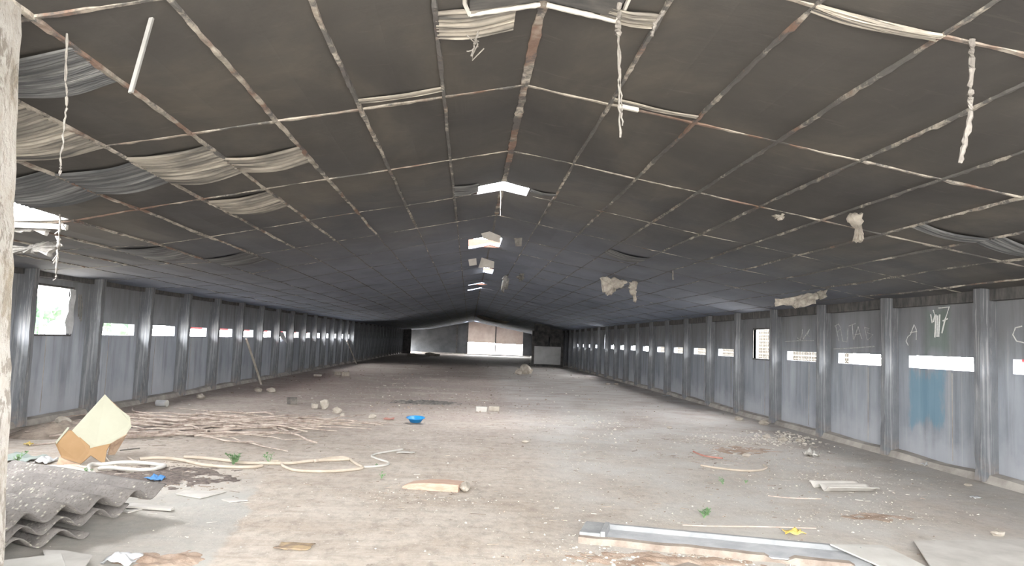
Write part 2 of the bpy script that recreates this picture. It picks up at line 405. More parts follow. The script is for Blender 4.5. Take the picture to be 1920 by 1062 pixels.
def il(y): return min(range(len(PL)), key=lambda i: abs(PL[i]-y))
def ir(y): return min(range(len(PR)), key=lambda i: abs(PR[i]-y))
spL = {il(11.9): (12.44, 13.54, 1.43, 2.23), il(78.9): (79.9, 82.6, .02, 1.35), il(76.7): (77.5, 77.8, 1.3, 2.2)}
spR = {ir(16.31): (17.0, 17.98, 1.42, 2.12), ir(36.74): (37.3, 38.2, 1.42, 2.2)}
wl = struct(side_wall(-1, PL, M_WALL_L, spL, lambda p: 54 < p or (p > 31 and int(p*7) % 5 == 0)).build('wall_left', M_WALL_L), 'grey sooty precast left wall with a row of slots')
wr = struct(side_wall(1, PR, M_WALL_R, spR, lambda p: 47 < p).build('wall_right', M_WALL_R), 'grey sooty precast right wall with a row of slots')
# far gable : dark left half, open and sheeted right half
g = MB(); YG = YE
def gz(x): return zc(x)+.02
g.slab([(XL, YG, 0), (-.15, YG, 0), (-.15, YG, gz(-.15)), (-4.2, YG, gz(-4.2)), (XL, YG, gz(XL))], (0, .15, 0))
g.slab([(5.95, YG, 0), (XW, YG, 0), (XW, YG, gz(XW)), (5.95, YG, gz(5.95))], (0, .15, 0))
struct(g.build('wall_back', M_FAR), 'dark far gable wall')
s = MB(); s.slab([(-.15, YG+.05, 1.36), (2.85, YG+.05, 1.36), (2.85, YG+.05, gz(2.85)), (XR, YG+.05, gz(XR)), (-.15, YG+.05, gz(-.15))], (0, .02, 0))
s.slab([(2.95, YG+.05, 1.30), (5.95, YG+.05, 1.30), (5.95, YG+.05, gz(5.95)), (2.95, YG+.05, gz(2.95))], (0, .02, 0))
struct(s.build('window_1', M_TRANS), 'pinkish sheeting over the open half of the far gable')
s = MB(); s.box(2.84, 2.96, YG-.02, YG+.1, 0, gz(2.9)); s.box(-.28, -.14, YG-.06, YG+.1, 0, gz(-.2)); s.box(-1.45, -1.3, YG-.06, YG, 0, gz(-1.4))
struct(s.build('trim_1', M_EAVE), 'dark posts of the far gable')
s = MB(); s.box(XL, XW, YG-.5, YG-.05, 0, .12)
struct(s.build('trim_2', M_PLINTH), 'low pale sill along the far gable')

f = MB(); f.box(XL, XW, YF-.15, YF, 0, 1.25); f.box(XL, -2.7, YF-.15, YF, 1.25, 3.2); f.box(3.0, XW, YF-.15, YF, 1.25, 3.2)  # unseen wall, added and shaped to throttle light from the front
struct(f.build('wall_front_added', M_WALL_L), 'low unseen wall added behind the viewer to cut the front light')
# eaves beams and kerbs
for side, x, nm in ((-1, XL, 'left'), (1, XW, 'right')):
    mb = MB(); a, b = (x, x+.1) if side < 0 else (x-.1, x)
    mb.box(a, b, YF, YE, 2.36 if side < 0 else 2.38, 2.56)
    struct(mb.build('trim_3' if side < 0 else 'trim_4', M_EAVE), f'dark eaves timber along the {nm} wall')
    mb = MB(); y = YF; i0 = len(mb.v); N = 0
    while y < YE-.6:
        wv = .13+.05*noise.noise(Vector((y*.7, side*3, 0))); hv = .11+.03*noise.noise(Vector((y*.9, side*5, 2)))
        xi = x-side*wv
        mb.v += [Vector((xi-side*.05, y, -.01)), Vector((xi, y, hv*.8)), Vector((x-side*.02, y, hv)), Vector((x+side*.02, y, -.01))]
        y += .35; N += 1
    for j in range(N-1):
        for k in range(3): mb.f.append((i0+4*j+k, i0+4*j+k+1, i0+4*j+5+k, i0+4*j+4+k))
    mb.f.append((0, 1, 2, 3)); mb.f.append(tuple(4*N-4+k for k in (3, 2, 1, 0)))
    struct(mb.build('baseboard_'+nm, M_PLINTH), f'dusty concrete kerb at the foot of the {nm} wall')
def pil_mesh(side):
    mb = MB(); i0 = 0; n = 14
    w = (PIN_L-XL) if side < 0 else (XW-PIN_R)
    for j in range(n+1):
        z = .02+2.52*j/n
        q = [R(-.008, .008) for _ in range(4)]; e = .004*noise.noise(Vector((z*4, side, 1)))
        xw, xi = (0-.03, w) if side < 0 else (.03, -w)
        mb.v += [Vector((xw, 0, z)), Vector((xi+q[0], .0+q[1], z)), Vector((xi+q[2], PT+q[3], z)), Vector((xw, PT, z))]
    for j in range(n):
        for k in range(4): mb.f.append((4*j+k, 4*j+(k+1) % 4, 4*j+4+(k+1) % 4, 4*j+4+k))
    mb.f.append((0, 1, 2, 3)); mb.f.append(tuple(4*n+k for k in range(4)))
    return mb
for side, P, xw, nm in ((-1, PL, XL, 'left'), (1, PR, XW, 'right')):
    protos = []
    vis = 0
    for k, y in enumerate(P):
        if not YF+.3 < y < YE-1: continue
        if len(protos) < 4:
            o = pil_mesh(side).build('pilaster', M_PIL); protos.append(o)
        else:
            o = protos[k % 4].copy(); COL.objects.link(o)
        o.location = (xw, y, 0)
        vis += y > 9.3
        struct(o, f'thin sooty concrete pilaster on the {nm} wall' + (f', {ORD[vis-1]} from the entrance' if 0 < vis <= 12 else ' far down the hall' if vis > 12 else ' by the entrance'))
        o['group'] = f'pilasters along the {nm} wall'

# vertical joints between panels on the walls
mb = MB()
for side, P, xw in ((-1, PL, XL), (1, PR, XW)):
    for k in range(len(P)-1):
        if 6 < P[k] < 30:
            for fr in (.42,):
                y = P[k]+fr*2.2; a, b = (xw-.004, xw+.006) if side < 0 else (xw-.006, xw+.004)
                mb.box(a, b, y, y+.012, .14, ZS0-.04)
struct(mb.build('trim_5', M_PLINTH), 'thin vertical joints between wall panels')

# left window : weathered frame with a torn strip of curtain
w = empty('window_frame', (XL, 13.0, 1.43), 'thin steel frame of the large opening in the left wall', 'window frame')
mb = MB(); a0, a1, b0, b1 = 12.44, 13.54, 1.43, 2.23
for q in ((a0-.03, a1+.03, b0-.03, b0), (a0-.03, a1+.03, b1, b1+.03), (a0-.03, a0, b0, b1), (a1, a1+.03, b0, b1)): mb.box(XL-.06, XL+.012, q[0], q[1], q[2], q[3])
mb.build('frame', M_EAVE, w, loc=(XL, 13.0, 1.43))
mb = MB()
for j in range(9):
    z = 2.22-.097*j
    mb.v += [Vector((XL+.02+.015*math.sin(j*1.9), 13.40+.03*math.sin(j*.8)-.004*j, z)), Vector((XL+.03+.01*math.sin(j*1.3), 13.58, z))]
for j in range(8): mb.f.append((2*j, 2*j+1, 2*j+3, 2*j+2))
o = thing(mb, 'curtain_strip', M_PLAST, 'torn pale curtain strip at the far side of the left window', 'curtain')
o.modifiers.new('s', 'SOLIDIFY').thickness = .006
mb = MB()
for q in range(3): mb.tube([(XL+.006, 13.72+.05*q, 2.15), (XL+.02, 13.74+.06*q, 1.95), (XL+.008, 13.78+.05*q, 1.75-.04*q)], .008, 5)
thing(mb, 'wire_bundle', M_CABLE, 'loose pale wires hanging beside the left window', 'wires')
# right window : frame with a tall opening
w = empty('window_frame', (XW, 17.5, 1.42), 'thin steel frame of the tall opening in the right wall', 'window frame')
mb = MB(); a0, a1, b0, b1 = 17.0, 17.98, 1.42, 2.12
for q in ((a0-.03, a1+.03, b0-.03, b0), (a0-.03, a1+.03, b1, b1+.03), (a0-.03, a0, b0, b1), (a1, a1+.03, b0, b1)): mb.box(XW-.012, XW+.06, q[0], q[1], q[2], q[3])
mb.build('frame', M_EAVE, w, loc=(XW, 17.5, 1.42))

# rolled red curtain outside above the slots
for side, y0, y1, lab in ((-1, 19.0, 34.0, 'red rolled curtain outside above the left slots'), (1, 6.5, 9.6, 'red rolled curtain outside above the nearest right slot')):
    x = XL-.17 if side < 0 else XW+.17
    mb = MB(); mb.tube([(x, y0+(y1-y0)*q/20, ZS1-(.01 if side < 0 else .045)+.006*math.sin(q*2)) for q in range(21)], .045, 8)
    thing(mb, 'rolled_curtain', M_REDT, lab, 'curtain', smooth=True)

# graffiti on the right wall : strokes of chalk
def stroke(mb, pts, r=.008):
    P3 = []
    for px, py in pts:
        d = ray(px, py); p = CAM + d*((XW-.004)/d.x); P3.append(p)
    mb.tube(P3, r, 5)
def graffito(strokes, lab, mat=M_CHALK, r=.008):
    mb = MB()
    for st in strokes: stroke(mb, st, r)
    thing(mb, 'graffito', mat, lab, 'graffiti')
graffito([[(1565, 612), (1572, 608), (1577, 616), (1570, 624)], [(1567, 612), (1573, 640)]], 'chalk letter P first of the word on the upper right wall', M_CHALKF, .007)
graffito([[(1576, 617), (1580, 640), (1588, 642), (1590, 615)]], 'chalk letter U second of the word on the upper right wall', M_CHALKF, .007)
graffito([[(1591, 612), (1604, 607)], [(1598, 610), (1600, 636)]], 'chalk letter T third of the word on the upper right wall', M_CHALKF, .008)
graffito([[(1601, 638), (1609, 613), (1616, 636)], [(1603, 628), (1614, 626)]], 'chalk letter A fourth of the word on the upper right wall', M_CHALKF, .007)
graffito([[(1621, 614), (1626, 638)], [(1621, 614), (1630, 616), (1626, 624), (1637, 628), (1627, 638)]], 'chalk letter B last of the word on the upper right wall', M_CHALKF, .007)
graffito([[(1703, 648), (1699, 640), (1702, 632), (1707, 628), (1714, 609), (1718, 618), (1718, 638)], [(1707, 624), (1719, 622)]], 'large single chalk letter A above the second slot on the right wall', M_CHALK, .007)
graffito([[(1745, 590), (1748, 606)], [(1750, 582), (1753, 592), (1750, 604)], [(1755, 590), (1753, 633)], [(1758, 592), (1757, 632)], [(1762, 590), (1760, 632)],
          [(1760, 578), (1780, 576), (1772, 600), (1766, 625)], [(1768, 602), (1777, 598)]], 'white scribble with a seven high on the right wall', M_CHALK, .011)
graffito([[(1916, 612), (1904, 615), (1899, 628), (1906, 640), (1924, 644)]], 'curved chalk letter C above the nearest right slot', M_CHALK, .009)
graffito([[(1495, 634), (1501, 638), (1505, 618), (1506, 636), (1518, 618), (1514, 628), (1520, 632)]], 'faint chalk scrawl above the third right slot', M_CHALKF, .010)
graffito([[(1472, 641), (1500, 639), (1526, 639)]], 'thin pale scratched line above the third right slot', M_CHALKF, .008)
graffito([[(1563, 655), (1600, 653), (1640, 650)]], 'pale scratched line under the chalk word on the right wall', M_CHALKF, .010)

# ------------------------------------------------------------------ the whitewashed pier at the left edge
pe = dp(31, 300, 3.6)
mb = MB(); n = 34
for j in range(n+1):
    z = 3.16*j/n; x1 = pe.x-.058*(z-2.45)+.02*noise.noise(Vector((z*2.1, 0, 7)))+.012*noise.noise(Vector((z*9, 0, 3)))
    mb.v += [Vector((pe.x-.62, 3.25, z)), Vector((x1-.03, 3.25+.012*noise.noise(Vector((z*3, 4, 3))), z)), Vector((x1, 3.28, z)), Vector((x1-.005, 3.6, z)), Vector((pe.x-.62, 3.6, z))]
for j in range(n):
    for k in range(5): mb.f.append((5*j+k, 5*j+(k+1) % 5, 5*j+5+(k+1) % 5, 5*j+5+k))
mb.f.append((0, 1, 2, 3, 4)); mb.f.append(tuple(5*n+k for k in range(5)))
struct(mb.build('pillar', M_LIME), 'whitewashed peeling masonry pier at the left of the entrance')

# ------------------------------------------------------------------ sagging film under the roof
def film(px0, py0, px1, py1, xa, xb, folds, depth, lab, mat=M_FILM, sag=.05, seed=0):
    """pleated sheet hung between two purlins; corners found on the roof surface"""
    a, b = ce(px0, py0), ce(px1, py1)
    y0, y1 = min(a.y, b.y), max(a.y, b.y)
    x0 = XR+xa*(.645 if xa < 0 else .69); x1 = XR+xb*(.645 if xb <= 0 else .69)
    nx, ny = 12, folds*9
    mb = MB()
    for i in range(nx+1):
        u = i/nx; x = x0+(x1-x0)*u
        for j in range(ny+1):
            v = j/ny; ph = v*folds*6.283*1.5+2*noise.noise(Vector((v*5, u, seed)))
            y = y0+(y1-y0)*v + .03*noise.noise(Vector((u*2, v*9, seed)))
            s = .6*sag*math.sin(math.pi*u)*(1+.6*noise.noise(Vector((u, v*4, seed+3)))) + .7*depth*(.5-.5*math.cos(ph))*(.6+.5*math.sin(math.pi*u)*abs(noise.noise(Vector((v*7, 1, seed)))+.5))
            mb.v.append(Vector((x, y, min(ceil_z(x, y)-.006-s, ceil_z(x, y)-.004))))
    for i in range(nx):
        for j in range(ny):
            o = i*(ny+1)+j; mb.f.append((o, o+1, o+ny+2, o+ny+1))
    thing(mb, 'ceiling_film', mat, lab, 'film', 'torn film sagging under the roof', smooth=True)
film(60, 100, 150, 165, -5, -4, 16, .022, 'dark pleated film high at the left edge of the roof', M_FILMD, .03, seed=1)
film(60, 195, 120, 290, -6, -5, 13, .035, 'pale deeply pleated film at left edge beside the pier', M_FILM, .035, seed=2)
film(40, 330, 150, 375, -7, -6, 10, .03, 'grey pleated film above the hole in the left roof', M_FILMD, .03, seed=3)
film(170, 318, 260, 352, -6, -5, 8, .03, 'grey pleated film right of the hole in the left roof', M_FILMD, .03, seed=4)
film(300, 288, 400, 332, -5, -4, 9, .035, 'pale pleated film in the middle of the left slope', M_FILM, .03, seed=5)
film(460, 292, 540, 312, -4, -3, 4, .03, 'pale narrow film next to the pleated film on the left slope', M_FILM, .03, seed=6)
film(410, 375, 510, 392, -5, -4, 5, .03, 'short pale film farther down the left slope', M_FILM, .03, seed=7)
film(720, 186, 800, 168, -2, -1, 3, .02, 'pale smooth film strip left of the ridge', M_FILM, .01, seed=8)
film(850, 20, 890, 62, -1, -.25, 5, .03, 'cream stretched film left of the ridge at the top', M_FILM, .015, seed=9)
film(1150, 12, 1200, 50, .5, 1, 5, .03, 'cream stretched film right of the ridge at the top', M_FILM, .015, seed=10)
film(1190, 197, 1290, 214, 1, 2, 3, .02, 'cream double film strip right of the ridge', M_FILM, .01, seed=11)
film(1560, 14, 1690, 62, 2, 3, 4, .03, 'cream loose film strings at the upper right', M_FILM, .03, seed=12)
film(1745, 424, 1800, 448, 6, 7, 5, .035, 'grey pleated film at the right edge of the roof', M_FILMD, .03, seed=13)
film(1860, 440, 1900, 470, 7, 8, 5, .04, 'grey pleated film near the right eaves', M_FILMD, .04, seed=14)
film(850, 350, 885, 362, -1, -.5, 4, .03, 'folded film left of the bright ridge opening', M_FILMD, .02, seed=15)
film(990, 352, 1030, 366, .52, 1, 4, .03, 'folded film right of the bright ridge opening', M_FILMD, .02, seed=16)
film(1150, 470, 1200, 492, 3, 4, 4, .03, 'small grey film patch beyond the middle of the right slope', M_FILMD, .03, seed=17)
film(260, 467, 320, 486, -8, -7, 6, .03, 'grey pleated film above the far end of the left window bay', M_FILMD, .03, seed=18)
film(420, 480, 480, 492, -7, -6, 4, .03, 'dim pleated film low on the left slope', M_FILMD, .03, seed=19)
film(915, 595, 975, 612, .3, 4, 6, .12, 'brown lit film sagging near the far gable', M_FILM, .1, seed=20)

# the torn ridge cap over the viewer
a = ce(1025, 2)
mb = MB(); yb = a.y
for s in (-1, 1):
    pts = [Vector((XR+s*.02+s*.42*q/14, yb+.01*noise.noise(Vector((q, s, 0))), zc(XR+s*.42*q/14)-.02)) for q in range(15)]
    mb.tube(pts, [.012+.006*R(0, 1) for _ in pts], 6)
    e = pts[-1]; mb.tube([e, e+Vector((s*.03, -.1, .02)), e+Vector((s*.03, -.35, .03))], .014, 6)
thing(mb, 'torn_edging', M_WHITEB, 'white ragged edge around the hole at the ridge', 'edging')
mb = MB(); mb.slab([(XR-.44, yb-.7, zc(XR-.44)-.012), (XR, yb-.7, zc(XR)-.012), (XR, yb-.04, zc(XR)-.012), (XR-.44, yb-.04, zc(XR-.44)-.012)], (0, 0, .008))  # dark sheet painted in for the shade inside the ridge vent
mb.slab([(XR+.44, yb-.7, zc(XR+.44)-.012), (XR, yb-.7, zc(XR)-.012), (XR, yb-.04, zc(XR)-.012), (XR+.44, yb-.04, zc(XR+.44)-.012)], (0, 0, .008))
thing(mb, 'ridge_void_sheet', M_EAVE, 'dark sheet standing in for the unlit vent void at the ridge', 'board')

# hanging boards at the ridge openings
def hang(pts, y, mat, lab, name='hanging_board', cat='board', th=.025, dy=None):
    P3 = [dp(px, py, y+(dy[i] if dy else 0)) for i, (px, py) in enumerate(pts)]
    mb = MB(); mb.slab(P3, (0, th, 0)); return thing(mb, name, mat, lab, cat)
hang([(902, 438), (918, 434), (939, 443), (937, 455), (918, 450), (906, 447)], 13.85, M_GREYB, 'grey board dangling in the second ridge opening')
hang([(878, 486), (893, 484), (894, 497), (880, 499)], 18.2, M_GREYB, 'square grey board hanging left in the third ridge opening')
hang([(903, 483), (927, 491), (926, 503), (897, 502)], 18.3, M_GREYB, 'grey board hanging right in the third ridge opening')
hang([(964, 447), (979, 446), (978, 462), (967, 462)], 13.5, M_RAG, 'small sooty flap hanging right of the second ridge opening')
# lining of the ridge openings, red-brown outside sheet seen through them
for i, (a, b, c, d) in enumerate(HOLES[:4]):
    mb = MB(); z = zc(XR)+.32
    if i: mb.box(a-.3, b+.1, d+.02, d+.06, zc(a)+.06, zc(XR)+.13)
    else: mb.box(a-.05, a+.06, d-.2, d+.1, zc(a)+.04, z-.1)
    thing(mb, 'ridge_cowl', M_ROOFR, f'red-brown sheet behind the {ORD[i]} ridge opening', 'cowl')

# insulation torn loose
def shred(pts, y, lab, mat=M_INSUL, th=.05, n=5, seed=0, group=None):
    """ragged slab : outline (pixels at distance y) roughened, thick, lumpy"""
    P3 = []; tp = min(pts, key=lambda p: p[1]); y = y if seed in (6, 7) else ce(*tp).y-.02
    for i, (px, py) in enumerate(pts):
        qx, qy = pts[(i+1) % len(pts)]
        for k in range(n):
            f = k/n; x, yy = px+(qx-px)*f, py+(qy-py)*f
            p = dp(x, yy, y); s = .012*y/6
            P3.append(p+Vector((R(-s, s), R(-.03, .03), R(-s, s))))
    c = sum(P3, Vector())/len(P3); mb = MB(); N = len(P3)
    for off, k in ((0, 1), (-th, .9), (-th*1.3, .45)): mb.v += [c+(p-c)*k+Vector((0, off, 0)) for p in P3]
    for lay in range(2):
        for j in range(N): mb.f.append((lay*N+j, lay*N+(j+1) % N, (lay+1)*N+(j+1) % N, (lay+1)*N+j))
    mb.v.append(c+Vector((0, -th*1.35, 0))); ci = len(mb.v)-1
    for j in range(N): mb.f.append((2*N+j, 2*N+(j+1) % N, ci))
    mb.f.append(tuple(range(N-1, -1, -1)))
    return thing(mb, 'torn_insulation', mat, lab, 'insulation', group)
shred([(1590, 402), (1612, 401), (1613, 425), (1618, 450), (1612, 456), (1600, 453), (1601, 425), (1590, 418)], 8.95, 'tall clump of insulation hanging from the right slope', seed=1)
shred([(1124, 521), (1150, 520), (1180, 530), (1162, 541), (1150, 548), (1143, 554), (1130, 548)], 19.2, 'wide torn insulation flap hanging in mid hall', seed=2, th=.08)
shred([(1180, 530), (1193, 527), (1194, 548), (1192, 568), (1185, 556), (1178, 540)], 19.2, 'narrow pointed insulation tongue beside the wide flap', seed=3, th=.06)
shred([(1452, 562), (1500, 552), (1540, 546), (1530, 570), (1496, 580), (1478, 572), (1456, 574)], 13.3, 'long insulation rag at the right eaves', M_INSUL, .05, seed=4)
shred([(1532, 546), (1548, 545), (1549, 556), (1541, 562), (1535, 556)], 12.6, 'small pale insulation tuft at the right eaves', seed=5)
shred([(10, 462), (40, 464), (75, 456), (105, 452), (117, 460), (98, 481), (92, 470), (60, 478), (25, 476)], 8.3, 'long pale insulation strip sagging under the left roof hole', M_RAG, seed=6, th=.06)
shred([(14, 426), (50, 428), (80, 421), (100, 422), (92, 441), (84, 430), (56, 437), (20, 438)], 8.0, 'grey torn insulation edge just under the left roof hole', M_RAG, .04, seed=7)
shred([(940, 522), (955, 515), (952, 540), (942, 548)], 24, 'dim insulation rag near the ridge beyond the openings', M_RAG, .06, seed=8)
shred([(968, 520), (982, 512), (985, 522), (976, 530)], 24.5, 'small dim insulation rag right of the ridge beyond the openings', M_RAG, .06, seed=9)
shred([(1448, 404), (1472, 402), (1466, 412), (1454, 410)], 9.6, 'small pale insulation scrap left of the hanging clump', seed=10, th=.03)
# the ledge and parapet seen through the hole in the left roof
mb = MB(); mb.box(-6.1, -4.2, 7.88, 7.93, 2.58, 2.63)
thing(mb, 'batten', M_WHITEB, 'white batten along the edge of the left roof hole', 'batten')
mb = MB(); mb.box(-5.35, -4.6, 8.1, 8.16, 2.90, 2.96)
thing(mb, 'roof_rail', M_WHITEP, 'pale rail on the roof seen through the left hole', 'rail')
for q in range(2):
    mb = MB(); mb.box(-5.3+.6*q, -5.26+.6*q, 8.11, 8.15, zc(-4.9)+.03, 2.91)
    mb.build('rail_post', M_WHITEP, bpy.data.objects['roof_rail'], loc=bpy.data.objects['roof_rail'].location)

# ------------------------------------------------------------------ things hanging from the roof
def cable(pts, lab, r=.008, mat=M_CABLE, y=None, name='hanging_cable', tufts=0):
    P3 = [dp(px, py, y) for px, py in pts]; Q = []
    for i in range(len(P3)-1):
        for k in range(6):
            p = P3[i].lerp(P3[i+1], k/6); Q.append(p+Vector((R(-.004, .004), R(-.004, .004), 0)))
    Q.append(P3[-1]); mb = MB(); mb.tube(Q, [r*R(.7, 1.4) for _ in Q], 6)
    for k in range(tufts):
        p = Q[random.randrange(len(Q)//2, len(Q)-1)]
        mb.tube([p, p+Vector((R(-.04, .04), R(-.02, .02), R(-.06, .04))), p+Vector((R(-.07, .07), 0, R(-.1, .06)))], r*.6, 5)
    return thing(mb, name, mat, lab, 'cable')
cy = ce(124, 62).y
cable([(125, 63), (123, 150), (126, 190), (121, 232), (114, 300), (112, 330)], 'thin knotted cable hanging beside the left pier', .006, y=cy)
cable([(113, 330), (112, 395), (113, 420), (108, 470), (105, 520)], 'dusty cord with tufts hanging over the left window', .012, y=7.6, tufts=9)
cable([(82, 110), (86, 112), (84, 130), (80, 142)], 'short wire hook high beside the left pier', .005, y=4.8)
p0 = ce(1160, 2); yy = p0.y
cable([(1163, -8), (1160, 40), (1158, 66)], 'thick pale end of the twin cord near the ridge', .018, y=yy)
cable([(1159, 66), (1160, 130), (1161, 190), (1163, 258)], 'longer strand of the twin cord right of the ridge', .006, y=yy)
cable([(1160, 66), (1163, 130), (1165, 190), (1167, 236)], 'shorter strand of the twin cord right of the ridge', .005, y=yy)
yy = ce(1822, 76).y
cable([(1822, 74), (1822, 110), (1820, 170), (1820, 210), (1810, 265), (1800, 306)], 'cream crusted cord hanging from the right slope', .013, y=yy)
yy = ce(896, 50).y
cable([(905, 30), (897, 60), (890, 82), (884, 106)], 'short frayed cord left of the ridge', .007, y=yy, tufts=6)
cable([(938, 352), (939, 375), (938, 405)], 'thin wire under the bright ridge opening', .004, y=10.0)
cable([(1457, 412), (1448, 425), (1434, 444)], 'thin slanting cord on the right slope', .008, y=9.6)
cable([(1261, 488), (1262, 525)], 'short straight wire hanging in mid right slope', .014, y=14)
cable([(1255, 5), (1242, 25), (1228, 45), (1222, 68)], 'cream cord beside the purlin right of the ridge', .010, y=ce(1240, 20).y)
a, b = dp(285, 32, 3.9), dp(245, 174, 3.9)
mb = MB(); mb.obox((a+b)/2, (b-a)/2, Vector((1, 0, .28)).normalized()*.011, (0, .012, 0))
bevel(thing(mb, 'hanging_batten', M_TUBE, 'white batten dangling slantwise from the left slope', 'batten'), .003)
mb = MB(); c = ce(1180, 196)
mb.obox(c+Vector((0, 0, -.03)), (.075, .0, -.012), (0, .02, 0), (0, 0, .016))
bevel(thing(mb, 'light_fitting', M_WHITEB, 'small white fitting at the joint right of the ridge', 'light fitting'), .006)

# ------------------------------------------------------------------ corrugated sheets at the lower left
def corrug(o, u, v, w, l, z, pitch, amp, lab, name='corrugated_sheet', mat=None, ph=0.0, th=.009, tilt=0.0, tv=0.0, group=None, cut=None):
    """w along u (across the waves), l along v (along them)"""
    mb = MB(); n = int(w/pitch*14); ml = 10; rows = []
    u, v = Vector((*u, 0)).normalized(), Vector((*v, 0)).normalized()
    for j in range(ml+1):
        for i in range(n+1):
            s = w*i/n
            e = (.02*noise.noise(Vector((s*5, j, 2))) if j == 0 else 0) + (cut(s/w) if cut and j == 0 else 0)
            p = Vector((o[0], o[1], 0))+u*s+v*(l*j/ml+e)
            p.z = z+amp*math.cos((s/pitch+ph)*6.28318)+tilt*s+tv*l*j/ml+.004*noise.noise(Vector((s*3, j*.4, 5)))
            mb.v.append(p)
    for j in range(ml):
        for i in range(n):
            q = j*(n+1)+i; mb.f.append((q, q+1, q+n+2, q+n+1))
    ob = thing(mb, name, mat or M_ETER, lab, 'corrugated sheet', group, smooth=True)
    sd = ob.modifiers.new('s', 'SOLIDIFY'); sd.thickness = th; sd.offset = -1
    return ob
c0 = fl(312, 912, .28); c1 = fl(72, 962, .28); c2 = fl(20, 866, .28)
u = (c1-c0); v = (c2-c0)
pitch = u.length/3.72
G = 'stack of corrugated sheets at the lower left'
corrug((c0.x, c0.y), (u.x, u.y), (v.x, v.y), pitch*5.3, 2.0, .245, pitch, .046, 'topmost lichen-spotted corrugated sheet of the stack by the pier', group=G)
o2 = c0-u.normalized()*.02+v.normalized()*.03
corrug((o2.x, o2.y), (u.x, u.y), (v.x, v.y), pitch*5.3, 1.9, .232, pitch, .046, 'second corrugated sheet nested right under the topmost', group=G)
o3 = fl(242, 952, .14)
corrug((o3.x, o3.y), (u.x, u.y), (v.x, v.y), pitch*4.6, 1.8, .125, pitch, .046, 'third sheet of the stack set back under the upper two', ph=.08, group=G)
o4 = fl(170, 996, .06)
corrug((o4.x, o4.y), (u.x, u.y), (v.x, v.y), pitch*3.6, 1.5, .055, pitch, .045, 'lowest broken corrugated sheet of the stack', ph=.3, group=G, cut=lambda s: .18*s)
for q, (px, py) in enumerate(((110, 925), (40, 935))):
    b0 = fl(px, py, 0); b1 = b0+v.normalized()*.3
    mb = MB(); mb.obox((b1.x, b1.y, .04), u.normalized()*.09, v.normalized()*.2, (0, 0, .04))
    thing(mb, 'timber_packer', M_STICK, ('timber packer under the middle of the corrugated stack', 'timber packer under the pier end of the corrugated stack')[q], 'timber')

def board(pts, z, th, mat, lab, name='board', cat='board', zz=None, group=None):
    P3 = [fl(px, py, (zz[i] if zz else z)) for i, (px, py) in enumerate(pts)]
    mb = MB(); mb.slab(P3, (0, 0, -th)); o = thing(mb, name, mat, lab, cat, group); return bevel(o, .003, 1)
board([(-40, 1056), (115, 1038), (128, 1075), (-40, 1100)], .12, .05, M_WHITEB, 'thick white board at the bottom left corner')
board([(80, 1031), (120, 1032), (174, 1041), (150, 1075), (95, 1080)], .05, .015, M_GREYB, 'grey board under the thick white board')
board([(225, 948), (250, 943), (328, 951), (320, 955)], .03, .02, M_GREYB, 'thin pointed grey shard sticking out under the corrugated stack', 'shard', 'shard')
board([(225, 958), (268, 954), (240, 961)], .015, .012, M_GREYB, 'tiny grey shard before the corrugated stack', 'shard', 'shard')
board([(330, 926), (345, 920), (425, 921), (375, 934)], .015, .012, M_GREYB, 'flat pale slab on the dark earth right of the stack', 'slab', 'slab')
board([(415, 936), (440, 934), (465, 938), (430, 941)], .012, .01, M_GREYB, 'small flat pale chip right of the flat slab', 'slab', 'slab')
board([(80, 872), (130, 872), (180, 884), (150, 890), (90, 882)], .03, .02, M_GREYB, 'pale board behind the corrugated stack')
board([(1556, 1020), (1654, 1022), (1672, 1030), (1745, 1066), (1660, 1075), (1646, 1060)], .05, .012, M_WHITEB, 'creased white board leaning on the trough end', zz=[.10, .05, .05, .03, .03, .05])
board([(1714, 1014), (1800, 1013), (1990, 1012), (2040, 1090), (1762, 1090)], .04, .014, M_GREYB, 'large flat grey board at the bottom right corner')
board([(1205, 1076), (1290, 1054), (1340, 1068), (1300, 1082)], .02, .02, M_CONCE, 'broken pale slab in front of the trough', 'slab', 'slab')
board([(700, 995), (790, 1003), (770, 1006), (830, 1001), (800, 998)], .004, .003, M_WHITEB, 'thin white scrap on the bare floor', 'scrap', 'scrap') if False else None

# ------------------------------------------------------------------ long trough at the lower right
A, B = fl(1084, 1019), fl(1640, 1075); far = fl(1097, 983, .0)
ux = (B-A).normalized(); uy = (far-A); uy = (uy-ux*uy.dot(ux)); wd = .46; uy.normalize()
tr = empty('trough', A, 'long shallow grey concrete trough at the lower right', 'trough')
def obx(s0, s1, t0, t1, z0, z1): return A+ux*((s0+s1)/2)+uy*((t0+t1)/2)+Vector((0, 0, (z0+z1)/2)), ux*((s1-s0)/2), uy*((t1-t0)/2), Vector((0, 0, (z1-z0)/2))
L = (B-A).length
mb = MB(); mb.obox(*obx(0, L, .02, wd, .0, .035)); mb.build('trough_floor', M_CONCF, tr, loc=A)
mb = MB(); mb.obox(*obx(.0, L, wd-.05, wd, .03, .075)); mb.obox(*obx(.0, .17, .05, wd-.05, .03, .08)); mb.obox(*obx(.17, .21, .05, wd-.05, .03, .095))
bevel(mb.build('rim', M_CONC, tr, loc=A), .006)
mb = MB(); n = 40
for j in range(n+1):
    s = L*j/n; h = .056+.010*noise.noise(Vector((s*4, 1, 1)))-(.03 if j > 26 and noise.noise(Vector((s*3, 2, 2))) > .1 else 0); q = .02*noise.noise(Vector((s*5, 3, 3)))
    mb.v += [A+ux*s+uy*(.0+q), A+ux*s+uy*(.0+q*.5)+Vector((0, 0, h*.9)), A+ux*s+uy*.06+Vector((0, 0, h)), A+ux*s+uy*.065]
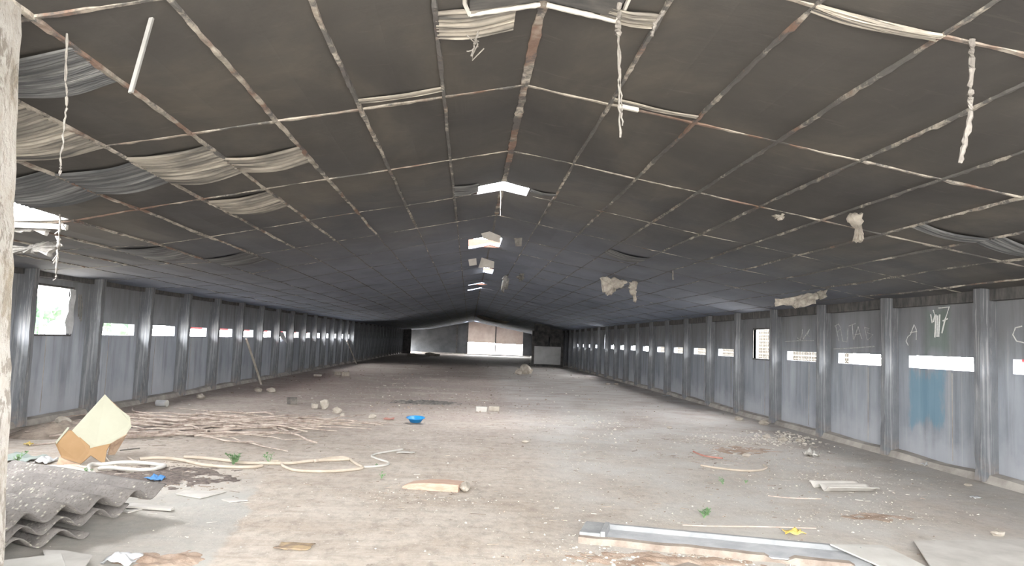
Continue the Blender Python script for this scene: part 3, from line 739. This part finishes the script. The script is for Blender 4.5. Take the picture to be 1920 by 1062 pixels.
for j in range(n):
    for k in range(3): mb.f.append((4*j+k, 4*j+k+1, 4*j+5+k, 4*j+4+k))
mb.f.append((0, 1, 2, 3)); mb.f.append(tuple(4*n+k for k in (3, 2, 1, 0)))
tag_ = mb.build('front_rim', M_CONCE, tr, loc=A); tag_['label'] = 'chipped pinkish front rim'

# ------------------------------------------------------------------ carton
cr = fl(150, 872); YC = cr.y
ct = empty('carton', cr, 'tilted broken carton, cream on one side and orange inside', 'carton')
def panel(pts, th, name, mat, lab=None):
    P3 = [dp(px, py, YC+d) for px, py, d in pts]
    n = (P3[1]-P3[0]).cross(P3[2]-P3[0]).normalized()
    if n.y < 0: n = -n
    mb = MB(); mb.slab(P3, n*th); o = mb.build(name, mat, ct, loc=cr); o.location = (0, 0, 0)
    if lab: o['label'] = lab
    return o
panel([(135, 808, .0), (197, 740, .32), (204, 747, .34), (212, 757, .34), (228, 770, .34), (244, 782, .33), (245, 794, .3), (247, 800, .29), (237, 814, .22), (207, 832, .10), (180, 838, .06), (168, 841, .04)], .012, 'cream_panel', M_CREAM, 'large cream side panel')
panel([(128, 808, .0), (135, 808, .0), (150, 820, .02), (168, 838, .03), (166, 852, .0), (150, 870, -.08), (115, 858, -.14), (103, 831, -.16)], .012, 'orange_panel', M_ORANGE, 'orange inner panel')
panel([(104, 829, -.17), (127, 801, .02), (130, 803, .02), (106, 832, -.17)], .02, 'edge_strip', M_CREAM)
panel([(168, 841, .03), (207, 832, .1), (200, 845, .02), (196, 870, -.05), (188, 866, -.05), (170, 854, -.04), (150, 871, -.1), (166, 850, -.02)], .01, 'torn_flap', M_ORANGE, 'torn orange flap')
panel([(237, 814, .22), (231, 824, .3), (220, 839, .3), (214, 852, .25), (202, 853, .18), (206, 832, .11)], .012, 'end_flap', M_BROWN, 'shaded brown end flap')
panel([(197, 742, .36), (244, 785, .37), (232, 826, .42), (168, 842, .3), (140, 830, .3)], .01, 'back_panel', M_BROWN)
panel([(112, 856, -.13), (150, 871, -.07), (148, 875, -.1), (106, 872, -.2)], .012, 'bottom_flap', M_BROWN)
mb = MB()
for q in range(4):
    a, b = dp(195-q*2.6, 783+q*2.8, YC+.15), dp(226-q*2.6, 811+q*2.8, YC+.15)
    fa = .17+.16*(.55-q*.06); a = dp(195-q*2.6, 783+q*2.8, YC+fa-.02); b = dp(226-q*2.6, 811+q*2.8, YC+fa-.02)
    mb.obox((a+b)/2, (b-a)/2, (0, .002, 0), (.0013, 0, .0017))
o = mb.build('printed_line', M_PRINT, ct, loc=cr); o.location = (0, 0, 0); o['label'] = 'faint grey printed lines'

# ------------------------------------------------------------------ hoses and sticks
def hose(pts, r, mat, lab, z=None, name='hose', cat='hose'):
    P3 = [fl(px, py, r) for px, py in pts]; Q = []
    for i in range(len(P3)-1):                               # Catmull-Rom through the points
        p0, p1, p2, p3 = P3[max(i-1, 0)], P3[i], P3[i+1], P3[min(i+2, len(P3)-1)]
        for k in range(8):
            s = k/8
            q = .5*((2*p1)+(-p0+p2)*s+(2*p0-5*p1+4*p2-p3)*s*s+(-p0+3*p1-3*p2+p3)*s**3)
            q.z = r+(z or 0)*abs(math.sin(i*1.3+s)); Q.append(q)
    Q.append(P3[-1]); mb = MB(); mb.tube(Q, r, 8)
    return thing(mb, name, mat, lab, cat, smooth=True)
hose([(262, 861), (300, 859), (340, 863), (380, 872), (430, 876), (475, 876), (492, 873)], .020, M_HOSE, 'cream hose running from the carton to the weed')
hose([(345, 857), (380, 859), (425, 864), (455, 868), (500, 869), (545, 869), (590, 864), (640, 862), (655, 861), (640, 858), (615, 860), (590, 865)], .020, M_HOSE, 'cream hose passing behind the weed and doubling back')
hose([(505, 866), (525, 866), (533, 875), (560, 883), (620, 884), (660, 881), (680, 877), (665, 868), (655, 860)], .018, M_HOSE, 'cream hose looping below the doubled hose')
hose([(680, 876), (705, 875), (725, 872), (727, 867), (705, 860), (697, 855), (712, 850), (755, 843)], .014, M_GHOSE, 'thin hose snaking right of the hose loop')
hose([(170, 886), (166, 880), (175, 873), (210, 871), (260, 871), (300, 873), (308, 877), (290, 881), (240, 883), (200, 880), (185, 879)], .022, M_GHOSE, 'grey hose coiled in front of the carton', z=.02)
hose([(195, 848), (202, 862), (220, 876), (236, 881)], .010, M_HOSE, 'thin white cord falling from the carton')
hose([(240, 858), (255, 866), (276, 872)], .012, M_HOSE, 'short cream hose end beside the carton')
hose([(120, 874), (140, 874), (165, 878)], .016, M_HOSE, 'short pale hose left of the grey coil')
hose([(1300, 847), (1320, 855), (1355, 860)], .012, M_RED, 'faded red strip on the right of the floor', name='strip', cat='strip')
hose([(1314, 873), (1345, 878), (1395, 883), (1425, 882), (1438, 877), (1432, 872)], .014, M_HOSE, 'cream hose curved on the right of the floor')
hose([(1280, 985), (1330, 987), (1420, 988), (1530, 991)], .006, M_STICK, 'straight pale lath lying behind the trough', name='lath', cat='lath')
hose([(1440, 930), (1480, 934), (1540, 936)], .006, M_STICK, 'thin pale lath on the right floor', name='lath', cat='lath')
hose([(225, 845), (242, 843), (262, 841)], .008, M_STONED, 'thin dark rod right of the carton', name='rod', cat='rod')
protoL = 'dry pale stick in the loose heap by the left wall'
for k in range(95):
    if k < 62: px, py = random.gauss(345, 60), R(777, 822)
    else: px, py = R(440, 600), R(782, 806)
    c = fl(max(252, px), py, .02); n = random.randint(4, 7); ang = random.gauss(0, .35)+(math.pi if random.random() < .5 else 0)
    P3 = [c.copy()]; z = R(.012, .07 if k < 62 else .03)
    for q in range(n):
        ang += R(-.25, .25); P3.append(P3[-1]+Vector((math.cos(ang), math.sin(ang)*1.6, 0))*R(.14, .34))
    zz = [max(.012, z+R(-.02, .02)) for _ in P3]
    for p, q in zip(P3, zz): p.z = q
    r = R(.010, .021); mb = MB(); mb.tube(P3, [r*(1-.08*q) for q in range(len(P3))], 6)
    thing(mb, 'dry_stick', M_STICK, protoL, 'stick', 'dry sticks strewn by the left wall', smooth=True)

# ------------------------------------------------------------------ stones and blocks
def stone(px, py, wpx, lab, mat=M_STONE, sq=(1, .9, .75), name='stone', cat='stone', seed=None, sub=2):
    c = fl(px, py); r = wpx/F*c.y/2; mb = MB()
    mb.rock((c.x, c.y, r*sq[2]*.85), r, sq, sub, .45, seed if seed is not None else px)
    return thing(mb, name, mat, lab, cat)
def block(px, py, wpx, hpx, lab, mat, rot=.3, dpth=.2, name='block', cat='block'):
    c = fl(px, py); w = wpx/F*c.y/2; h = hpx/F*c.y/2; mb = MB(); cr_, sr_ = math.cos(rot), math.sin(rot)
    mb.obox((c.x, c.y, h), Vector((cr_, sr_, 0))*w, Vector((-sr_, cr_, 0))*dpth/2, (0, 0, h))
    for v in mb.v: v += Vector((R(-.012, .012), R(-.012, .012), R(-.006, 0)))
    for v in mb.v: v.z = max(v.z, 0)
    return bevel(thing(mb, name, mat, lab, cat), .012)
block(547, 758, 17, 12, 'charred black block left of the pale stones', M_STONED)
stone(608, 768, 18, 'tallest pale stone left of the blue basin', sq=(.9, .9, 1.1))
stone(632, 776, 17, 'rounded pale stone in front of the tallest stone')
stone(642, 781, 9, 'pebble beside the rounded pale stone')
block(590, 766, 10, 9, 'small tan brick behind the tallest stone', M_STONE)
stone(698, 785, 15, 'lone pale stone left of the red scrap', sq=(1, .8, .6))
block(902, 772, 20, 9, 'white brick in the middle of the floor', M_WHITEB, .1)
block(926, 771, 20, 9, 'tan brick right of the white brick', M_STONE, -.1)
stone(118, 800, 28, 'large stone on the earth mound behind the carton', sq=(1, .8, .7))
block(648, 706, 14, 8, 'tan block far left near the wall', M_STONE, .2)
block(632, 704, 12, 7, 'smaller tan block far left near the wall', M_STONE, .4)
block(595, 706, 14, 4, 'flat pale block far along the left side', M_STONE, .1)
for k, (px, py, w_) in enumerate(((972, 703, 12), (985, 702, 22), (993, 701, 12))):
    stone(px, py, w_, ('low pale lump at the left of the far rubble heap', 'large pale lump of the far rubble heap', 'pale lump at the right of the far rubble heap')[k], M_STONE, (1, .8, .9))
for k, (px, py, w_, lab) in enumerate(((484, 735, 14, 'whitish broken lump by the left wall foot'), (508, 736, 16, 'whitish broken lump right of its twin by the left wall'), (375, 748, 16, 'pale lump at the foot of the fourth left pilaster'))):
    stone(px, py, w_, lab, M_STONE, (1, .8, .6))
for px, py, w_, lab in ((1660, 854, 15, 'pale stone at the kerb beside the second right pilaster'), (1140, 722, 10, 'pale stone far along the right wall'), (1156, 722, 9, 'second pale stone far along the right wall'),
                        (1432, 797, 22, 'flat pale slab lump at the right kerb'), (1468, 828, 20, 'broad pale lump of the right rubble'), (1500, 829, 17, 'lower pale lump of the right rubble'), (1437, 822, 16, 'left pale lump of the right rubble'),
                        (1870, 1005, 26, 'rounded grey stone behind the large grey board'), (1255, 804, 10, 'tiny stone on the right floor'), (1400, 857, 16, 'pale stone among the red strip debris'),
                        (985, 831, 14, 'pale stone in the middle foreground'), (1815, 912, 14, 'white pebble by the nearest right kerb'), (1385, 789, 18, 'pale lump below the tall right opening')):
    stone(px, py, w_, lab, M_STONE, (1, .8, .45))
# white tin, basin, scraps
c = fl(303, 763); tin = empty('tin', c, 'white tin lying at the foot of the left wall', 'tin')
mb = MB(); q = Vector((.11, -.02, .07)); mb.tube([c+Vector((-.11, .02, .07)), c+q], .065, 14); mb.build('tin_body', M_PLAST, tin, loc=c).location = (0, 0, 0)
mb = MB(); mb.tube([c+Vector((.095, -.018, .07)), c+Vector((.118, -.021, .07))], .069, 14); mb.build('lid', M_WHITEB, tin, loc=c).location = (0, 0, 0)
c = fl(778, 796); c.y += .12; mb = MB(); n = 24
prof = [(.0, .012), (.10, .012), (.15, .085), (.175, .09), (.175, .098), (.145, .094), (.095, .02), (.0, .02)]
for r, z in prof:
    mb.v += [c+Vector((r*math.cos(6.2832*k/n), r*math.sin(6.2832*k/n), z-.012)) for k in range(n)]
for j in range(len(prof)-1):
    for k in range(n): mb.f.append((j*n+k, j*n+(k+1) % n, (j+1)*n+(k+1) % n, (j+1)*n+k))
o = thing(mb, 'basin', M_BLUE, 'blue plastic basin on the floor in mid hall', 'basin', smooth=True); o.rotation_euler = (.10, 0, 0); o.location.z = .03
def rag(px, py, wpx, dy, h, mat, lab, name='scrap', cat='scrap', seed=0, n=9):
    """a crumpled sheet lying on the floor"""
    c = fl(px, py); w = wpx/F*c.y/2; mb = MB()
    for i in range(n):
        for j in range(n):
            a, b = i/(n-1)*2-1, j/(n-1)*2-1
            e = 1+.35*noise.noise(Vector((a*1.4, b*1.4, seed+9)))
            mb.v.append(c+Vector((a*w*e, b*dy*e, .004+h*max(0, .5+noise.noise(Vector((a*1.7, b*1.7, seed)))*.9)*(1-.5*max(abs(a), abs(b))))))
    for i in range(n-1):
        for j in range(n-1): mb.f.append((i*n+j, i*n+j+1, (i+1)*n+j+1, (i+1)*n+j))
    o = thing(mb, name, mat, lab, cat, smooth=True); o.modifiers.new('s', 'SOLIDIFY').thickness = .004; return o
rag(729, 787, 20, .12, .05, M_RED, 'faded red scrap left of the blue basin', seed=1)
rag(291, 902, 26, .07, .09, M_BLUER, 'crumpled blue rag right of the corrugated stack', 'rag', 'rag', 2)
rag(53, 836, 11, .05, .06, M_YEL, 'small yellow scrap left of the carton', seed=3)
rag(1488, 1003, 34, .05, .07, M_YEL, 'curled yellow scrap behind the trough', seed=4)
rag(553, 1027, 60, .09, .03, M_LEAFB, 'dry brown leaf-like scrap in the foreground', seed=5)
rag(226, 1055, 50, .10, .09, M_PLAST, 'crumpled white plastic bag at the bottom left', 'plastic_bag', 'bag', 6, 12)
rag(40, 862, 62, .25, .08, M_TEAL, 'green-grey tarpaulin heap behind the corrugated stack', 'tarpaulin', 'tarpaulin', 7, 14)
rag(85, 868, 28, .15, .10, M_PLAST, 'clear crumpled plastic sheet next to the tarpaulin', 'plastic_sheet', 'plastic sheet', 8, 12)
rag(1740, 875, 18, .07, .08, M_PLAST, 'white plastic bag at the right kerb', 'plastic_bag', 'bag', 9)
rag(1764, 880, 20, .07, .08, M_PLAST, 'second white plastic bag nearer along the right kerb', 'plastic_bag', 'bag', 10)
rag(1520, 856, 22, .10, .16, M_GREYB, 'peaked pale rag on the right of the floor', 'rag', 'rag', 11)
rag(1085, 744, 14, .12, .08, M_GREYB, 'pale scrap at the far right of the floor', seed=12)
rag(1250, 743, 16, .12, .05, M_PLAST, 'white scrap by the right wall foot', seed=13)
rag(1830, 935, 18, .05, .04, M_PLAST, 'white crumb-like scrap on the floor below the nearest right pilaster', seed=14)
rag(760, 850, 30, .08, .02, M_GREYB, 'flat grey scrap right of the snaking hose', seed=15)
# fragment of corrugated sheet on the right
cf0, cf1 = fl(1518, 908, .03), fl(1556, 921, .03); cv = fl(1632, 906, .03)-fl(1522, 905, .03)
corrug((cf0.x, cf0.y), ((cf1-cf0).x, (cf1-cf0).y), (cv.x, cv.y), .42, .62, .045, .2, .03, 'broken corrugated fragment on the right of the floor', mat=M_GREYB, th=.01)
# broken pinkish plank with pale end
a, b = fl(752, 917), fl(876, 926); d = (b-a).normalized(); pd = Vector((-d.y, d.x, 0)); Lp = (b-a).length
pk = empty('broken_plank', a, 'thick pinkish broken plank lying in the middle foreground', 'plank')
mb = MB()
for s, w0, w1, h in ((0, .02, .16, .02), (.1, .0, .22, .055), (.35, -.005, .30, .075), (.62, .0, .32, .08), (.86, .0, .30, .075)):
    p = a+d*(Lp*s); mb.v += [p+pd*w0, p+pd*w1, p+pd*w1+Vector((0, 0, h*.9)), p+pd*(w0+.02)+Vector((0, 0, h))]
for j in range(4):
    for k in range(4): mb.f.append((4*j+k, 4*j+(k+1) % 4, 4*j+4+(k+1) % 4, 4*j+4+k))
mb.f.append((0, 1, 2, 3)); mb.f.append((16, 17, 18, 19)); bevel(mb.build('plank_body', M_CLAY, pk, loc=a), .006)
mb = MB(); p = a+d*(Lp*.925)+pd*.14; mb.rock(p+Vector((0, 0, .042)), .1, (.62, 1.5, .45), 2, .35, 4); o = mb.build('plaster_end', M_STONE, pk, loc=a); o['label'] = 'crumbled pale plaster end'
# long leaning poles by the left wall
a = fl(490, 722); mb = MB(); b = Vector((XL+.1, a.y+.3, 1.38)); mb.tube([a, a.lerp(b, .5)+Vector((0, 0, .02)), b], .035, 6)
thing(mb, 'leaning_lath', M_STONE, 'pale lath leaning on the left wall below a slot', 'lath')
a = fl(668, 683); mb = MB(); mb.tube([a+Vector((0, 0, .02)), Vector((XL+.3, a.y-1.5, 1.30))], .03, 6)
thing(mb, 'leaning_pole', M_STONE, 'thin pole leaning far along the left wall', 'pole')
# torn sheet in a far left slot
mb = MB(); k = il(27.0); yq = PL[k]+.6
mb.slab([(XL+.02, yq, 1.66), (XL+.02, yq+.9, 1.62), (XL+.15, yq+1.1, 1.2), (XL+.1, yq+.8, 1.3), (XL+.02, yq+.3, 1.5)], (.01, 0, 0))
thing(mb, 'torn_sheet', M_PLAST, 'torn white sheet hanging from a slot far along the left wall', 'sheet')

# ------------------------------------------------------------------ weeds
def weed(px, py, wpx, lab, seed, n=40):
    c = fl(px, py); w = wpx/F*c.y/2; rnd = random.Random(seed); e = empty('weed', c, lab, 'weed')
    st, lf = MB(), MB()
    for k in range(max(5, n//6)):
        a = rnd.uniform(0, 6.28); h = rnd.uniform(.5, 1.1)*w; tip = c+Vector((math.cos(a)*w*rnd.uniform(.3, 1), math.sin(a)*w*rnd.uniform(.3, 1), h))
        P3 = [c, c.lerp(tip, .5)+Vector((0, 0, h*.2)), tip]; st.tube(P3, .003, 4)
        for q in range(n//5):
            f = rnd.uniform(.3, 1.0); p = c.lerp(tip, f)+Vector((0, 0, h*.2*math.sin(math.pi*f)))
            b = rnd.uniform(0, 6.28); l = rnd.uniform(.10, .2)*w+.012; dv = Vector((math.cos(b), math.sin(b), rnd.uniform(-.2, .7)))*l; sd = Vector((-math.sin(b), math.cos(b), .2))*l*.4
            lf.quad(p, p+dv*.5+sd, p+dv, p+dv*.5-sd)
    st.build('stem', M_LEAF, e, loc=c); lf.build('leaf', M_LEAF, e, loc=c, fix=False)
weed(437, 872, 40, 'largest weed growing over the cream hoses', 1, 70)
weed(505, 870, 34, 'wispy weed right of the largest weed', 2, 26)
weed(1320, 972, 32, 'bright green weed behind the trough', 3, 60)
weed(1356, 909, 24, 'small weed on the right of the floor', 4, 34)
weed(1398, 907, 14, 'tiny weed right of the small weed', 5, 20)
weed(163, 890, 26, 'weed between the corrugated stack and the grey coil', 6, 30)
weed(708, 876, 12, 'tiny weed on the snaking hose', 7, 16)
weed(30, 872, 40, 'weed behind the corrugated stack by the pier', 8, 40)
weed(715, 898, 22, 'low pale weed behind the broken plank', 9, 18)

# ------------------------------------------------------------------ earth mounds and fine rubble
def mound(px, py, wpx, dy, h, mat, name, lab, seed):
    c = fl(px, py); w = wpx/F*c.y/2; mb = MB(); n = 22 if h > .06 else 70
    for i in range(n+1):
        for j in range(n+1):
            a, b = i/n*2-1, j/n*2-1; r = math.hypot(a, b); e = 1+.3*noise.noise(Vector((a*1.5, b*1.5, seed)))
            q_ = c+Vector((a*w, b*dy, 0)); z = h*max(0, 1-r*r*e)*(1+.7*noise.noise(Vector((a*4, b*4, seed+2))))-.006
            if h < .06: z = h*(1-1.25*r*r*e+1.3*noise.noise(q_*5)+.9*noise.noise(q_*13))*.7-.004-.02*max(0, r-.9)
            mb.v.append(c+Vector((a*w, b*dy, z)))
    for i in range(n):
        for j in range(n): mb.f.append((i*(n+1)+j, i*(n+1)+j+1, (i+1)*(n+1)+j+1, (i+1)*(n+1)+j))
    o = thing(mb, name, mat, lab, 'earth', smooth=True); o['kind'] = 'stuff'
mound(110, 812, 150, .8, .14, M_EARTH, 'earth_mound', 'low mound of brown earth behind the carton', 1)
mound(305, 893, 290, .75, .022, M_DARKEARTH, 'earth_patch', 'dark earth spread in front of the carton', 2)
mound(300, 1055, 160, .30, .03, M_REDEARTH, 'earth_patch', 'reddish earth patch at the bottom left', 3)
mound(1240, 1052, 420, .22, .02, M_REDEARTH, 'earth_patch', 'crumbly reddish earth along the front of the trough', 4)
mound(1640, 970, 150, .22, .012, M_REDEARTH, 'earth_patch', 'brown gravelly patch on the right of the floor', 5)
mound(355, 802, 260, 1.6, .012, M_DARKEARTH, 'earth_patch', 'brown earth under the loose heap of sticks', 8)
mound(800, 756, 130, .6, .05, M_STONED, 'ash_patch', 'dark ash patch in mid hall', 6)
mound(1390, 845, 160, .6, .012, M_REDEARTH, 'earth_patch', 'reddish dust patch around the red strip', 7)
def scatter(name, mat, lab, spots, seed):
    """spots: (px, py, spread px, spread py, count, smallest, largest)"""
    rnd = random.Random(seed); mb = MB()
    for px, py, sx, sy, n, r0, r1 in spots:
        for k in range(n):
            x, y = rnd.gauss(px, sx), rnd.gauss(py, sy)
            if y < 668: continue
            c = fl(x, min(y, 1090))
            if c.y > 78 or abs(c.x) > 6.5: continue
            r = .62*(r0+(r1-r0)*rnd.random()**3); a = rnd.uniform(0, 6.28); e = rnd.uniform(.5, 1); h = r*rnd.uniform(.25, .8)
            i = len(mb.v); q = [(math.cos(a+k*1.5708+rnd.uniform(-.4, .4))*r*(1 if k % 2 else e), math.sin(a+k*1.5708)*r*(e if k % 2 else 1)) for k in range(4)]
            mb.v += [c+Vector((x_, y_, 0)) for x_, y_ in q]+[c+Vector((x_*.6, y_*.6, h*rnd.uniform(.7, 1.1))) for x_, y_ in q]
            mb.f += [(i, i+1, i+5, i+4), (i+1, i+2, i+6, i+5), (i+2, i+3, i+7, i+6), (i+3, i, i+4, i+7), (i+4, i+5, i+6, i+7)]
    o = mb.build(name, mat, fix=True); tag(o, lab, 'rubble', kind='stuff')
scatter('rubble', M_CHIP, 'pale chips and crumbs strewn over the whole floor',
        [(950, 790, 330, 50, 500, .008, .035), (1300, 850, 250, 60, 450, .006, .03), (1000, 930, 420, 70, 420, .004, .02), (1180, 800, 120, 30, 200, .01, .04), (1110, 790, 60, 10, 220, .015, .07),
         (1370, 828, 70, 10, 160, .01, .045), (1480, 822, 45, 7, 420, .014, .085), (1350, 826, 40, 6, 130, .01, .05), (1540, 900, 50, 8, 60, .008, .035), (1600, 905, 60, 14, 80, .006, .025), (1640, 972, 90, 10, 200, .005, .02), (790, 935, 70, 10, 140, .005, .02), (1150, 1030, 60, 16, 130, .006, .03),
         (1300, 1050, 170, 9, 300, .006, .035), (300, 900, 90, 14, 180, .006, .025), (330, 990, 120, 40, 160, .004, .018), (1700, 900, 120, 60, 160, .006, .03), (830, 735, 230, 22, 330, .02, .08), (960, 690, 120, 10, 160, .03, .11), (470, 740, 70, 12, 60, .01, .05)], 3)
scatter('dirt', M_EARTH, 'dark crumbs of earth strewn over the floor',
        [(820, 757, 90, 10, 420, .012, .06), (1000, 770, 300, 30, 450, .01, .04), (300, 892, 65, 15, 900, .005, .028), (560, 830, 200, 30, 250, .006, .025), (1150, 830, 240, 40, 350, .006, .03), (900, 720, 250, 20, 420, .02, .07), (870, 685, 200, 9, 320, .03, .1),
         (1500, 850, 160, 40, 260, .006, .03), (1450, 910, 240, 60, 500, .005, .024), (1150, 880, 260, 60, 400, .005, .022), (900, 900, 350, 40, 260, .004, .016), (110, 800, 50, 12, 160, .01, .05), (1380, 850, 70, 14, 200, .006, .03), (780, 925, 70, 10, 140, .005, .02), (1240, 1052, 180, 8, 260, .005, .03), (620, 700, 110, 8, 160, .02, .08)], 4)

M_SLIV = simple('splinters', (.16, .125, .10), (.34, .285, .235), 3)
M_LITT = simple('scraps', (.34, .32, .29), (.5, .475, .44), 3)
def slivers(name, mat, lab, spots, seed):
    rnd = random.Random(seed); mb = MB()
    for px, py, sx, sy, n, l0, l1 in spots:
        for k in range(n):
            x, y = rnd.gauss(px, sx), rnd.gauss(py, sy)
            if y < 690: continue
            c = fl(x, min(y, 1090))
            if abs(c.x) > 6.5: continue
            a = rnd.gauss(0, .6); l = l0+(l1-l0)*rnd.random()**2; w = l*rnd.uniform(.06, .25); d = Vector((math.cos(a), math.sin(a), 0)); q = Vector((-d.y, d.x, 0)); z = Vector((0, 0, rnd.uniform(.002, .006)))
            mb.slab([c-d*l-q*w*rnd.random(), c+d*l*.9-q*w, c+d*l+q*w*.3, c-d*l*.7+q*w], z)
    tag(mb.build(name, mat), lab, 'debris', kind='stuff')
slivers('debris', M_SLIV, 'thin dry splinters littered over the floor', [(960, 800, 380, 50, 150, .03, .10), (1350, 845, 150, 28, 110, .02, .08), (900, 900, 380, 50, 60, .015, .05), (1500, 930, 200, 40, 50, .015, .05), (420, 800, 110, 18, 60, .03, .10), (780, 925, 60, 9, 50, .015, .05), (1250, 1040, 160, 12, 60, .015, .05), (300, 895, 80, 14, 70, .02, .07)], 11)
slivers('litter', M_LITT, 'small pale flat scraps littered over the floor', [(1100, 790, 300, 40, 50, .02, .07), (1450, 840, 140, 30, 45, .02, .07), (1000, 950, 420, 60, 30, .012, .04), (1650, 930, 130, 50, 25, .012, .045), (300, 940, 140, 30, 25, .015, .05), (850, 740, 220, 22, 50, .04, .12)], 12)
# ------------------------------------------------------------------ far down the hall
pf = fl(1028, 688)
e = empty('white_panel', pf, 'white low panel between dark posts far down on the right', 'panel')
x0, x1 = dp(1001, 670, pf.y).x, dp(1051, 670, pf.y).x
mb = MB(); mb.box(x0, x1, pf.y-.06, pf.y, .16, 1.36); mb.build('panel_sheet', M_WHITEP, e, loc=pf)
for xx, nm in ((x0-.16, 'post'), (x1, 'post')):
    mb = MB(); mb.box(xx, xx+.16, pf.y-.1, pf.y+.1, 0, 2.4); mb.build(nm, M_EAVE, e, loc=pf)
mb = MB(); mb.box(x0, x1, pf.y-.05, pf.y+.02, 0, .14); mb.build('sill', M_EAVE, e, loc=pf)
sx = dp(1030, 640, pf.y).x
mb = MB(); a, b = x0-.5, XW-.02
mb.box(x0, sx-.05, pf.y+.12, pf.y+.25, 1.3, zc(x0)-.05); mb.box(sx+.05, x1+.1, pf.y+.12, pf.y+.25, 1.3, zc(x1)-.05); mb.box(sx-.05, sx+.05, pf.y+.12, pf.y+.25, 2.0, zc(sx)-.05)
struct(mb.build('wall_partition', M_EAVE), 'dark partition with a slit far down on the right')
hp = fl(745, 660)
mb = MB(); mb.box(XL+.1, XL+1.05, 77, 77.2, 0, 2.5); struct(mb.build('wall_stub', M_EAVE), 'stub wall far down on the left, painted dark for the unlit walls')  # dark colour stands in for unlit walls; its edge cuts off the bright patch
for k, (px, py, w_) in enumerate(((806, 667, 16), (818, 668, 12), (772, 668, 14))):
    stone(px, py, w_, ('pale heap of rubble before the far gable', 'smaller pale heap right of the far rubble', 'low grey heap at the left of the far gable')[k], M_STONE, (1.2, 1, .4), 'rubble_heap', 'rubble heap')

# ------------------------------------------------------------------ outside
# pierced block wall in the right yard
mb = MB(); wx, wy0, wy1, cs = 10.2, 19.6, 42.0, .22
nyc, nzc = int((wy1-wy0)/cs), 11
for i in range(nyc):
    for j in range(nzc):
        y, z = wy0+i*cs, -.05+j*cs; f = .045
        mb.box(wx, wx+.12, y, y+f, z, z+cs); mb.box(wx, wx+.12, y+f, y+cs, z, z+f)
        mb.box(wx, wx+.12, y+cs*.55, y+cs*.55+f*.7, z+f, z+cs)
        mb.box(wx, wx+.12, y+f, y+cs, z+cs*.55, z+cs*.55+f*.7)
struct(mb.build('wall_yard', M_BLOCKW), 'pierced block wall in the yard beyond the right openings')
tr_n = 0
for x, y, h in ((-22, 38, 3.0), (-25, 41, 3.4), (-28.5, 45, 3.2), (-20.5, 46, 2.9), (-24.5, 52, 3.8), (-33, 60, 4.0)):
    t_ = empty('tree', (x, y, -.06), ['short rounded tree beyond the left window, nearest', 'second tree beyond the left window', 'third tree beyond the left window', 'low tree beyond the left window near the pilaster', 'taller tree behind the others beyond the left window', 'farthest tree beyond the left window'][tr_n], 'tree', 'trees beyond the left window')
    mb = MB(); mb.tube([(x, y, -.06), (x+.1, y, h*.3), (x, y, h*.55)], [.16, .12, .08], 7); mb.build('trunk', M_BARK, t_, loc=(x, y, -.06))
    mb = MB()
    for q in range(16):
        a = R(0, 6.28); mb.rock((x+math.cos(a)*R(0, 1.0), y+math.sin(a)*R(0, 1.0), h*R(.45, .9)), R(.35, .7), (1, 1, .85), 2, .7, q+tr_n*20)
    mb.build('crown', M_TREE, t_, loc=(x, y, -.06)); tr_n += 1
mb = MB(); p = dp(78, 590, 30); mb.tube([(p.x, 30, -.06), (p.x, 30, 4.2)], .06, 8)
thing(mb, 'utility_pole', M_BARK, 'thin pole standing beyond the left window', 'pole')

# ------------------------------------------------------------------ light : overcast sky through the openings
W = bpy.data.worlds.new('sky'); SC.world = W; W.use_nodes = True
nt = W.node_tree; bg = nt.nodes['Background']
tc = nt.nodes.new('ShaderNodeTexCoord'); sx_ = nt.nodes.new('ShaderNodeSeparateXYZ'); nt.links.new(tc.outputs['Generated'], sx_.inputs[0])
rp = nt.nodes.new('ShaderNodeValToRGB'); rp.color_ramp.elements[0].position = 0; rp.color_ramp.elements[0].color = (1.0, .985, .955, 1)
rp.color_ramp.elements[1].position = .6; rp.color_ramp.elements[1].color = (.97, .98, 1.0, 1)
nt.links.new(sx_.outputs[2], rp.inputs['Fac']); nt.links.new(rp.outputs['Color'], bg.inputs['Color'])
SKY = 42.0
bg.inputs['Strength'].default_value = SKY
def portal(name, loc, direction, sx, sy):
    l = bpy.data.lights.new(name, 'AREA'); l.shape = 'RECTANGLE'; l.size = sx; l.size_y = sy; l.cycles.is_portal = True
    o = bpy.data.objects.new(name, l); COL.objects.link(o); o.location = loc
    o.rotation_euler = Vector(direction).to_track_quat('-Z', 'Y').to_euler(); return o
portal('portal_front', (.15, YF-.16, 2.5), (0, 1, 0), 5.8, 2.6)
for s, x, y0, y1 in ((1, XL-.13, 2, 34), (1, XL-.13, 34, 55), (-1, XW+.13, 1, 30), (-1, XW+.13, 30, 48)):
    o = portal('portal_slots', (x, (y0+y1)/2, (ZS0+ZS1)/2), (s, 0, 0), y1-y0, .26)
    o.rotation_euler = (math.pi/2, 0, -s*math.pi/2)
for a, b, c, d in HOLES[:5]: portal('portal_roof', ((a+b)/2, (c+d)/2, zc((a+b)/2)+.2), (0, 0, -1), b-a+.1, d-c+.1)
portal('portal_far', (2.9, YE+.3, .7), (0, -1, 0), 6, 1.4)
portal('portal_door', (XL-.13, 80.75, .76), (1, 0, 0), 3.1, 1.5).rotation_euler = (math.pi/2, 0, -math.pi/2)

SC.view_settings.view_transform = 'Standard'; SC.view_settings.look = 'None'; SC.view_settings.gamma = 1
SC.view_settings.use_curve_mapping = False; SC.view_settings.exposure = .55
try:
    SC.cycles.max_bounces = 10; SC.cycles.diffuse_bounces = 6; SC.cycles.sample_clamp_indirect = 10
    SC.cycles.use_denoising = True
except Exception: pass
